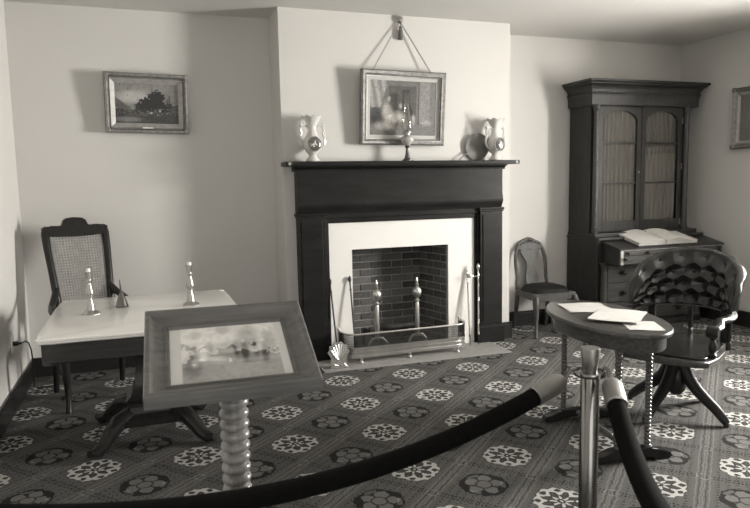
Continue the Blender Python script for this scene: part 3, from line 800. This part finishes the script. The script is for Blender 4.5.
for x_, z_, r_ in ((0, .862, .020), (-.032, .850, .015), (.032, .850, .015), (-.066, .838, .013), (.066, .838, .013), (-.1, .82, .012), (.1, .82, .012)): q.ball((x_, lean(.186, z_), z_), r_, (1, .5, 1), 10)
q.build('carving', 'chair_wood', crest)
spl = [(.055, .405), (.060, .43), (.068, .48), (.062, .53), (.042, .58), (.036, .615), (.046, .655), (.075, .695), (.10, .73), (.105, .785)]
q = MB(); q.prism(spl + [(-x_, z_) for x_, z_ in spl[::-1]], .196, .210, 'xz', .003)
for v in q.bm.verts: v.co.y = v.co.y + .153*(v.co.z-.40)
q.build('splat', 'chair_wood', t)

# ------------------------------------------------------------------ oval table with bobbin legs
t = thing('oval_table', 'small oval table on bobbin-turned legs in front of the tufted chair', 'table', (2.355, 2.885, 0), -.17)
OZ = .70
def oval(a, b_, n=56): return [(b_*math.cos(2*PI*i/n), a*math.sin(2*PI*i/n)) for i in range(n)]
q = MB(); q.loops([[(x_, y_, z_) for x_, y_ in oval(.485-i_, .262-i_)] for i_, z_ in ((.02, OZ-.028), (.004, OZ-.026), (0, OZ-.018), (0, OZ-.010), (.006, OZ-.002), (.014, OZ))], cap=True); q.build('table_top', 'oval_wood', t)
q = MB(); q.loops([[(x_, y_, z_) for x_, y_ in oval(.452-i_, .228-i_)] for i_, z_ in ((.0, OZ-.028), (0, OZ-.095), (.004, OZ-.100), (.016, OZ-.100), (.016, OZ-.028))]); q.build('apron', 'oval_wood', t)
for sy in (-1, 1):
    for sx in (-1, 1):
        q = MB(); q.lathe([(.020, .045), (.020, .06)] + spool(.0115, .0185, .06, .56, 24) + [(.020, .565), (.020, .61)], 14, c=(sx*.085, sy*.30, 0)); q.build('leg', 'bobbin_wood', t)
        q = MB(); q.box(sx*.085-.02, sx*.085+.02, sy*.30-.02, sy*.30+.02, .60, .672, .003); q.build('leg_block', 'oval_wood', t)
    ft = [(-.20, 0), (-.14, 0), (-.11, .018), (-.03, .024), (.03, .024), (.11, .018), (.14, 0), (.20, 0), (.215, .012), (.205, .035), (.17, .042), (.13, .050), (.10, .068), (-.10, .068), (-.13, .050), (-.17, .042), (-.205, .035), (-.215, .012)]
    q = MB(); q.prism(ft, sy*.30-.028, sy*.30+.028, 'xz', .006); q.build('foot_rail', 'dark_wood', t)
q = MB(); q.lathe(spool(.009, .019, -.285, .285, 22), 12, M=T(0, 0, .045) @ Rx(PI/2)); q.build('stretcher', 'bobbin_wood', t)
# papers on it
def sheet(name, label, x_, y_, z_, rz, w_, h_, n_sheets):
    t = thing(name, label, 'paper', (x_, y_, z_), rz, 'documents on the oval table')
    for i in range(n_sheets):
        a = random.uniform(-.05, .05)
        q = MB(); q.surf(lambda u, v: ((u-.5)*w_, (v-.5)*h_, .0006+i*.0026+.0018*math.sin(6*u+i)*math.sin(4*v+1)+.0018), 8, 8)
        q.surf(lambda u, v: ((u-.5)*w_, (v-.5)*h_, .0000+i*.0026+.0018*math.sin(6*u+i)*math.sin(4*v+1)+.0018), 8, 8)
        q.xf(0, Rz(a)); q.build('sheet', 'paper', t)
sheet('document', 'pale document lying at the far end of the oval table', 2.385, 3.085, OZ, -.35, .25, .27, 2)
sheet('document', 'stack of papers in the middle of the oval table', 2.375, 2.80, OZ+.0068, -.85, .25, .33, 3)
sheet('document', 'loose sheet at the near end of the oval table', 2.345, 2.585, OZ, -.45, .17, .20, 1)

# ------------------------------------------------------------------ tufted swivel armchair
t = thing('swivel_armchair', 'black tufted leather swivel armchair beside the oval table', 'chair', (3.03, 3.04, 0), math.radians(-60))
st = [(-.255, -.33), (-.20, -.365), (0, -.375), (.20, -.365), (.255, -.33), (.275, -.20), (.27, .08), (.22, .20), (.12, .27), (0, .285), (-.12, .27), (-.22, .20), (-.27, .08), (-.275, -.20)]
q = MB(); q.prism(st, .395, .432, 'xy', .010); q.build('seat', 'oval_wood', t)
q = MB(); k = q.n()
q.prism([(x_*.90, y_*.90) for x_, y_ in st], .432, .446, 'xy', .006); q.build('seat_pad', 'leather', t)
q = MB(); q.lathe([(.10, .394), (.10, .375), (.05, .37), (.035, .35), (.035, .30), (.055, .27), (.060, .20), (.055, .15), (.03, .12), (.001, .115)][::-1], 20, cap=False); q.build('column', 'dark_wood', t)
for i, a in enumerate((-15, 75, 165, -105)):
    a = math.radians(a+0); dx, dy = math.cos(a), math.sin(a)
    pr_ = [(.028, .35), (.050, .29), (.085, .225), (.135, .170), (.195, .125), (.250, .085), (.295, .042), (.318, .020)]
    q = MB(); q.tube([(dx*r_, dy*r_, z_) for r_, z_ in pr_], [.030, .034, .034, .032, .029, .027, .025, .017], 10, flat=1.1); lg = q.build('leg', 'dark_wood', t)
    MB().lathe([(.001, 0), (.014, .001), (.017, .012), (.014, .022), (.001, .024)], 12, c=(dx*.312, dy*.312, 0), cap=False).build('caster', 'iron', lg)
# horseshoe arm rail
rail = []
for i in range(29):
    a = math.radians(-28)+math.radians(236)*i/28; rail.append((.285*math.cos(a), .02+.285*math.sin(a)*.98, .625+.02*math.sin(max(0, a))))
rail = [(.255, -.27, .600), (.272, -.22, .612)] + rail + [(-.272, -.22, .612), (-.255, -.27, .600)]
q = MB(); q.tube(rail, [.028, .030]+[.027]*29+[.030, .028], 12, flat=.75); q.build('arm_rail', 'dark_wood', t)
for sx in (-1, 1):
    q = MB(); q.lathe([(.030, -.030), (.034, -.02), (.034, .02), (.030, .030)], 18, M=T(sx*.256, -.272, .592) @ Ry(PI/2)); q.build('arm_scroll', 'dark_wood', t)
    q = MB(); q.lathe([(.020, .432), (.022, .45), (.014, .462), (.020, .475), (.024, .50), (.016, .525), (.012, .535), (.020, .545), (.018, .575), (.020, .60)], 14, c=(sx*.245, -.22, 0)); q.build('arm_post', 'dark_wood', t)
    q = MB(); q.box(sx*.215-.022, sx*.215+.022, .185, .215, .43, .64, .004); q.build('back_post', 'dark_wood', t)
    q = MB(); q.lathe([(.014, .432), (.016, .47), (.010, .48), (.018, .51), (.010, .545), (.016, .56), (.014, .62)], 12, c=(sx*.275, .02, 0)); q.build('arm_spindle', 'dark_wood', t)
q = MB(); q.lathe([(.014, .432), (.016, .47), (.010, .48), (.018, .51), (.010, .545), (.016, .56), (.014, .62)], 12, c=(0, .27, 0)); q.build('back_spindle', 'dark_wood', t)
# padded back: deep buttoned inner face, rolled top, plain outer face
A0, A1 = math.radians(-6), math.radians(186)
def top_z(u):
    e = abs(2*u-1); s = (1-e*e)**.85
    return .655+.315*s
def tuft(u, v, nb=8, nr=4):
    # diamond lattice of buttons; distance to the nearest one
    x_ = u*nb; best = 9
    for r in range(nr):
        off = .5 if r % 2 else 0
        xi = round(x_-off)+off
        d = math.hypot((x_-xi)*1.0, (v-(r+.62)/nr)*nr*.95); best = min(best, d)
    return best
def back_inner(u, v):
    a = A0+(A1-A0)*u; zt = top_z(u); z0_ = .640; z_ = z0_+(zt-z0_)*v
    e = abs(2*u-1); fade = 1 if e < .78 else max(0, (1-e)/.22)
    d = tuft(u, v); puff = .046*fade*min(1, d/.62)**.65
    rad = .285 - .006 - puff + .045*v*v*min(1, (1-e)/.5)
    if v > .82: rad += .030*fade*((v-.82)/.18)**2
    return (rad*math.cos(a), .02+rad*math.sin(a), z_+ (0 if v < .999 else .0))
NU, NV = 150, 44
q = MB(); q.surf(back_inner, NU, NV)
def back_roll(u, w):                                         # over the top and down the outside
    p = Vector(back_inner(u, 1.0)); a = A0+(A1-A0)*u; d = Vector((math.cos(a), math.sin(a), 0))
    h = top_z(u)-.64; e = abs(2*u-1); rr = .032*min(1, .25+.75*(1-e)/.45)
    if w < .5:
        b_ = PI*w/.5; return tuple(p + d*(rr*(1-math.cos(b_))) + Vector((0, 0, .8*rr*math.sin(b_))))
    return tuple(p + d*(2*rr-.05*(w-.5)*2*0.7) - Vector((0, 0, h*(w-.5)*2)))
q.surf(back_roll, NU, 16)
q.surf(lambda u, v: tuple(Vector(back_inner(u, 0)).lerp(Vector(back_roll(u, 1)), v)), NU, 2)
for u in (0, 1):
    q.surf(lambda v, w, u=u: tuple(Vector(back_inner(u, v)).lerp(Vector(back_roll(u, 1-.5*v)), w)), NV, 2)
bk = q.build('padded_back', 'leather', t, angle=120)
for r in range(4):
    for i in range(0, 9):
        u = (i+(.5 if r % 2 else 0))/8
        if u < .14 or u > .86: continue
        v = (r+.62)/4; p = Vector(back_inner(u, v)); a = A0+(A1-A0)*u
        k_ = MB(); k_.ball((p.x-.003*math.cos(a), p.y-.003*math.sin(a), p.z), .008, (1, 1, 1), 8); k_.build('button', 'leather', bk)

# ------------------------------------------------------------------ marble-topped table
t = thing('marble_table', 'marble-topped parlour table with dark pedestal base on the left', 'table', (-.018, 3.93, 0))
TZ = .74
def turtle(hw, hd, n=6):
    """serpentine outline with stepped corners"""
    q_ = [(hw, 0), (hw, hd*.5), (hw-.004, hd*.80), (hw-.012, hd*.875), (hw-.040, hd*.895), (hw-.022, hd*.925), (hw-.008, hd*.955), (hw-.018, hd*.985), (hw-.060, hd*.995), (hw*.55, hd*.99), (hw*.3, hd*1.0), (0, hd)]
    a = q_; b_ = [(-x_, y_) for x_, y_ in q_[::-1]][1:]; c2 = [(-x_, -y_) for x_, y_ in q_][1:]; d_ = [(x_, -y_) for x_, y_ in q_[::-1]][1:-1]
    return a+b_+c2+d_
q = MB(); q.loops([[(x_, y_, z_) for x_, y_ in turtle(.512-i_, .578-i_)] for i_, z_ in ((.03, TZ-.030), (.010, TZ-.029), (.004, TZ-.024), (.004, TZ-.016), (.0, TZ-.014), (0, TZ-.006), (.004, TZ-.001), (.010, TZ))], cap=True); q.build('marble_top', 'marble', t, angle=30)
q = MB(); q.loops([[(x_, y_, z_) for x_, y_ in turtle(.490-i_, .550-i_)] for i_, z_ in ((0, TZ-.030), (0, TZ-.125), (.006, TZ-.132), (.03, TZ-.132), (.03, TZ-.030))]); q.build('apron', 'dark_wood_x', t)
for sx in (-1, 1):
    for sy in (-1, 1):
        q = MB(); q.lathe([(.030, .60), (.034, .605), (.034, .70), (.034, .71)], 16, c=(sx*.452, sy*.510, 0)); q.build('corner_block', 'drawer_wood', t)
q = MB(); q.loops([[(sx*h, sy*h, z_) for sx, sy in ((-1,-1),(1,-1),(1,1),(-1,1))] for h, z_ in ((.13, .235), (.135, .25), (.11, .27), (.085, .33), (.075, .45), (.09, .54), (.14, .58), (.15, .61), (.001, .611))]); q.build('pedestal', 'dark_wood', t)
q = MB(); q.loops([[(sx*h, sy*h*1.25, z_) for sx, sy in ((-1,-1),(1,-1),(1,1),(-1,1))] for h, z_ in ((.001, .118), (.155, .118), (.165, .125), (.165, .155), (.150, .165), (.125, .180), (.115, .215), (.125, .222), (.125, .236), (.001, .237))]); q.build('plinth_block', 'dark_wood', t)
for sx in (-1, 1):
    for sy in (-1, 1):
        d = Vector((sx*.72, sy*.69, 0)).normalized(); pr_ = [(.10, .155), (.18, .165), (.25, .15), (.31, .105), (.36, .055), (.41, .035), (.45, .045)]
        q = MB(); q.tube([(d.x*r_, d.y*r_, z_) for r_, z_ in pr_], [.045, .05, .05, .045, .038, .034, .022], 10, flat=.9); q.build('scroll_foot', 'dark_wood', t)
# candlesticks
def candlestick():
    t = thing('candlestick', '', 'candlestick', (-.315, 3.95, TZ), 0, 'silver candlesticks on the marble table')
    q = MB(); k = q.n(); q.loops([[(r_*math.cos(2*PI*(i+.5)/8), r_*math.sin(2*PI*(i+.5)/8), z_) for i in range(8)] for r_, z_ in ((.001, 0), (.055, 0), (.056, .006), (.048, .012), (.030, .022), (.026, .028))]); q.build('base', 'silver', t, angle=20)
    MB().lathe([(.026,.026),(.024,.04),(.018,.075),(.011,.10),(.016,.106),(.016,.112),(.022,.118),(.026,.128),(.024,.14),(.015,.175),(.010,.195),(.015,.20),(.019,.206),(.014,.214),(.013,.222),(.018,.232),(.020,.255),(.023,.262),(.026,.266),(.001,.267)], 20, cap=False).build('stem', 'silver', t)
    MB().lathe([(.0125,.266),(.0125,.285),(.010,.287),(.002,.288)], 14).build('candle_stub', 'wax', t)
    return t
c1 = candlestick(); c1.scale = (.92, .92, .90); c1['label'] = 'silver candlestick on the marble table, before the cane chair'
c2 = copy_tree(c1); c2.location = (.235, 3.985, TZ); c2['label'] = 'silver candlestick on the marble table, farther right near the tilted frame'
t = thing('inkwell', 'small conical pewter inkwell with an upright pen between the candlesticks', 'inkwell', (-.155, 4.10, TZ))
MB().lathe([(.001,0),(.036,0),(.038,.006),(.034,.014),(.030,.03),(.022,.055),(.013,.075),(.010,.085),(.001,.086)], 18, cap=False).build('well', 'pewter', t)
q = MB(); q.tube([(0, 0, .08), (-.004, .004, .13), (-.006, .006, .165)], [.005, .0045, .002], 8); q.build('pen', 'pewter', t)

# ------------------------------------------------------------------ cane-backed armchair behind the table
t = thing('cane_armchair', 'dark carved armchair with cane back behind the marble table', 'chair', (-.362, 4.83, 0), .30)
q = MB(); q.prism([(-.27, -.26), (.27, -.26), (.25, .22), (-.25, .22)], .40, .445, 'xy', .010); q.build('seat_frame', 'dark_wood', t)
q = MB(); q.prism([(-.23, -.22), (.23, -.22), (.21, .19), (-.21, .19)], .4455, .452, 'xy', .002); q.build('cane_seat', 'cane', t)
BT = .24
def bl(x_, z_, y_=.21): return (x_, y_+BT*(z_-.45)+.10*max(0, z_-.8)**1, z_)
for sx in (-1, 1):
    hw = lambda z_: .170+.035*min(1, max(0, (z_-.45)/.6))
    zs = [.42, .52, .62, .72, .82, .92, 1.02, 1.12, 1.16]
    q = MB(); q.tube([bl(sx*hw(z_), z_) for z_ in zs], [.026, .030, .027, .026, .025, .025, .026, .028, .020], 10, flat=1.0); q.build('back_stile', 'dark_wood', t)
    q = MB(); q.tube([bl(sx*.18, .74), (sx*.21, .20, .69), (sx*.25, .10, .645), (sx*.27, 0, .64), (sx*.28, -.10, .645), (sx*.275, -.16, .63), (sx*.265, -.175, .60)], [.022, .024, .022, .022, .026, .026, .02], 10); q.build('arm', 'dark_wood', t)
    q = MB(); q.tube([(sx*.245, -.20, .44), (sx*.262, -.17, .50), (sx*.272, -.13, .57), (sx*.272, -.11, .635)], [.022, .018, .018, .022], 10); q.build('arm_support', 'dark_wood', t)
    q = MB(); q.tube([(sx*.245, -.235, .42), (sx*.258, -.25, .34), (sx*.25, -.24, .18), (sx*.252, -.255, .04), (sx*.258, -.268, .0)], [.032, .032, .022, .018, .022], 10); q.build('front_leg', 'dark_wood', t)
    q = MB(); q.tube([(sx*.225, .20, .42), (sx*.225, .22, .25), (sx*.228, .27, .0)], [.026, .024, .020], 10); q.build('back_leg', 'dark_wood', t)
# shaped crest
cr = [(-.245, 1.115), (-.19, 1.105), (-.10, 1.100), (0, 1.098), (.10, 1.100), (.19, 1.105), (.245, 1.115), (.250, 1.165), (.225, 1.178), (.17, 1.172), (.125, 1.178), (.105, 1.182), (.10, 1.170), (.09, 1.175), (.088, 1.215), (.06, 1.232), (0, 1.238), (-.06, 1.232), (-.088, 1.215), (-.09, 1.175), (-.10, 1.170), (-.105, 1.182), (-.125, 1.178), (-.17, 1.172), (-.225, 1.178), (-.250, 1.165)]
q = MB(); q.prism([(x_*.90, z_) for x_, z_ in cr], -.024, .024, 'xz', .008)
for v in q.bm.verts: v.co.y += bl(0, v.co.z)[1]
q.build('crest_rail', 'dark_wood', t)
q = MB(); q.tube([bl(-.17, .56), bl(0, .555), bl(.17, .56)], .022, 8); q.build('lower_rail', 'dark_wood', t)
# cane weave
q = MB(); zb, zt = .57, 1.105; nvx = 20
def ce(z_): return .160+.03*min(1, (z_-.45)/.6)
for i in range(1, nvx):
    u = -1+2*i/nvx
    for d in (-.0018, .0018): q.tube([bl(u*ce(zb)+d, zb), bl(u*ce(.84)+d, .84), bl(u*ce(zt)+d, zt)], .0020, 4)
nz = 28
for j in range(1, nz):
    z_ = zb+(zt-zb)*j/nz
    for d in (-.0018, .0018): q.tube([bl(-ce(z_), z_+d), bl(ce(z_), z_+d)], .0020, 4)
for j in range(-14, nz, 1):
    for s_ in (-1, 1):
        pts = []
        for z_, u in ((zb+(zt-zb)*j/nz, -1), (zb+(zt-zb)*(j+18)/nz, 1)): pts.append((s_*u, z_))
        (ua, za), (ub, zb2) = pts
        t0, t1 = 0.0, 1.0
        if za < zb: t0 = (zb-za)/(zb2-za)
        if zb2 > zt: t1 = (zt-za)/(zb2-za)
        if t1-t0 < .05: continue
        f_ = lambda tt: bl((ua+(ub-ua)*tt)*ce(za+(zb2-za)*tt), za+(zb2-za)*tt)
        q.tube([f_(t0), f_((t0+t1)/2), f_(t1)], .0020, 4)
q.build('cane_weave', 'cane', t, kind='stuff')

# ------------------------------------------------------------------ tilted picture on a spool-turned stand
def surrender(u, v):
    n = fbm(u*8, v*6); n2 = fbm(u*26, v*20)
    if u < .10 or u > .93: return .72
    g = .78+.05*(n-.5)
    if v < .30: g = .46+.05*n
    if v < .52+.6*(n-.5)+.25*(n2-.5): g = min(g, .52+.08*(n-.5))
    g -= .16*blob(u, v, .22, .86, .05, .08)+.18*blob(u, v, .46, .92, .07, .07)
    g -= .22*blob(u, v, .67, .76, .10, .24)                    # bookcase
    g -= .20*blob(u, v, .86, .66, .07, .24)                    # standing officers
    g -= .14*blob(u, v, .50, .58, .20, .12)
    g += .16*blob(u, v, .50, .52, .10, .05)                    # white table
    g += .22*blob(u, v, .26, .50, .07, .12)+.2*blob(u, v, .34, .40, .14, .04)
    g -= .14*blob(u, v, .18, .30, .08, .20)-.18*blob(u, v, .20, .34, .03, .08)
    g -= .12*blob(u, v, .60, .42, .25, .08)
    g += .10*blob(u, v, .74, .48, .06, .03)
    for cu, cv, ru, rv, w_ in ((.20, .52, .05, .16, -.14), (.33, .60, .035, .14, -.16), (.56, .55, .03, .15, -.16), (.63, .48, .035, .18, -.18), (.73, .52, .03, .16, -.14), (.80, .45, .035, .20, -.18), (.86, .88, .02, .05, .15), (.63, .68, .018, .03, .18), (.33, .75, .018, .03, .18), (.80, .67, .018, .03, .16), (.45, .36, .09, .025, .12), (.70, .30, .12, .03, -.10)): g += w_*blob(u, v, cu, cv, ru, rv)
    g = .56+(g-.56)*1.6
    return max(.06, g*(.8+.4*n2))
t = thing('display_stand', 'framed display picture tilted on a spool-turned post in the foreground', 'display stand', (.173, 1.50, 0), math.radians(-2.3))
MB().lathe([(.001, 0), (.17, 0), (.175, .012), (.165, .03), (.10, .045), (.05, .06), (.04, .07)], 28, cap=False).build('base', 'pole_wood', t)
MB().lathe([(.036, .065), (.040, .08), (.030, .09)] + spool(.025, .0345, .09, .985, 34) + [(.036, .99), (.036, 1.006)], 20).build('post', 'pole_wood', t)
fr = bpy.data.objects.new('tray', None)
tl = math.radians(24.6)
FW, FH = .386, .318
def tilt(o): o.matrix_parent_inverse = Matrix.Identity(4); o.location = (0.0, .042, 1.068); o.rotation_euler = (-(PI/2-tl), 0, 0); return o
f = MB(); f.frame(FW, FH, [(0, -.026), (0, .006), (.003, .010), (.012, .010), (.016, .005), (.024, -.002), (.036, -.008), (.044, -.010), (.046, -.007), (.050, -.007), (.050, -.026)]); fo = tilt(f.build('frame', 'stand_wood', t))
f = MB(); f.frame(FW-.098, FH-.098, [(0, -.020), (0, -.010), (.003, -.010), (.006, -.014), (.006, -.020)]); f.build('inner_lip', 'stand_wood', fo)
cv = canvas('printed_picture', FW-.112, FH-.112, surrender, 'printed_paper', fo, 90, 70, 0.016)
f = MB(); f.box(-FW/2+.005, FW/2-.005, .019, .025, -FH/2+.005, FH/2-.005); f.build('backing', 'stand_wood', fo)

# ------------------------------------------------------------------ stanchions and velvet ropes
def stanchion(label, x_, y_):
    t = thing('stanchion', label, 'stanchion', (x_, y_, 0), 0, 'rope stanchions')
    MB().lathe([(.001, 0), (.15, 0), (.155, .01), (.14, .024), (.06, .04), (.032, .055), (.026, .07)], 28, cap=False).build('base', 'chrome', t)
    MB().lathe([(.026, .06), (.026, .900), (.024, .905)], 24).build('post', 'chrome', t)
    MB().lathe([(.026, .898), (.044, .900), (.046, .906), (.044, .912), (.026, .914)], 24).build('ring_plate', 'chrome', t)
    MB().lathe([(.019, .905), (.019, .918), (.021, .924), (.027, .975), (.026, .979), (.001, .979)], 24).build('cap', 'cap_metal', t)
    return t
S0, S1, S2 = Vector((1.155, 1.47, 0)), Vector((-.70, 1.29, 0)), Vector((.43, .15, 0))
st0 = stanchion('brass rope stanchion standing in front of the oval table', S0.x, S0.y)
def rope(label, A, B, zA, zs, z_low_t, zB, off=Vector((0, 0, 0)), s0=.10):
    post = A.copy(); A = A+off
    d = (B-A); L = d.length; d.normalize()
    t = thing('barrier_rope', label, 'rope', (A.x, A.y, 0), 0, 'velvet barrier ropes')
    N = 40; pts = []
    for i in range(N+1):
        u = i/N; s = s0+(L-s0-.10)*u; pts.append((d*s, zs(s)))
    P = [Vector((p.x, p.y, z_)) for p, z_ in pts]
    q = MB(); q.tube(P[1:-1], .0245, 14); q.build('velvet_cover', 'velvet', t)
    for a, b_, end, o_ in ((P[0], P[4], 0, A), (P[-1], P[-5], 1, B)):
        ax = (b_-a).normalized(); M_ = ax.to_track_quat('Z', 'Y').to_matrix().to_4x4(); M_.translation = a
        q = MB(); q.lathe([(.001, -.004), (.016, -.004), (.022, .004), (.028, .018), (.028, .095), (.024, .098)], 18, M=M_, cap=False); cp = q.build('end_cap', 'cap_metal', t)
        e = (d*.040 if off.length == 0 else off.normalized()*.040-off) if end == 0 else d*(L-.040)
        hk = [a+ax*.004, a-ax*.012, a.lerp(Vector((e.x, e.y, a.z+.02)), .5)+Vector((0, 0, .016)), Vector((e.x, e.y, .925)), Vector((e.x, e.y, .905))-d*(.0)]
        q = MB(); q.tube(hk, .0055, 8); q.build('hook', 'chrome', cp)
def para(p0, p1, p2):
    A_ = np.array([[p[0]**2, p[0], 1] for p in (p0, p1, p2)]); c = np.linalg.solve(A_, np.array([p[1] for p in (p0, p1, p2)])); return lambda s: float(c[0]*s*s+c[1]*s+c[2])
rope('long black velvet rope sagging across the foreground to the left', S0, S1, 0, para((.10, .899), (.52, .790), (1.0, .765)), 0, 0)
rope('black velvet rope hanging from the stanchion towards the lower right', S0, S2, 0, para((.06, .893), (.20, .848), (.57, .815)), 0, 0, Vector((.038, -.030, 0)), .05)
stanchion('rope stanchion holding the far left end of the long rope', S1.x, S1.y)
stanchion('rope stanchion nearest the viewer at the right', S2.x, S2.y)

# ------------------------------------------------------------------ drape and lamp cord by the left wall
t = thing('wall_plug', 'black electric plug with cord at the left wall', 'plug', (XL, 4.80, .425))
MB().box(0, .008, -.035, .035, -.06, .06, .003).build('socket_plate', 'sash_paint', t)
q = MB(); q.lathe([(.014, .006), (.016, .012), (.016, .035), (.009, .045), (.006, .06)], 14, M=Ry(PI/2)); q.build('plug', 'rubber', t)
q = MB(); q.tube([(.055, 0, 0), (.075, .05, .0), (.08, .13, -.03), (.08, .21, -.10), (.075, .27, -.19), (.07, .32, -.30), (.06, .35, -.405), (.10, .36, -.419), (.20, .38, -.419)], .005, 8); q.build('cord', 'rubber', t)
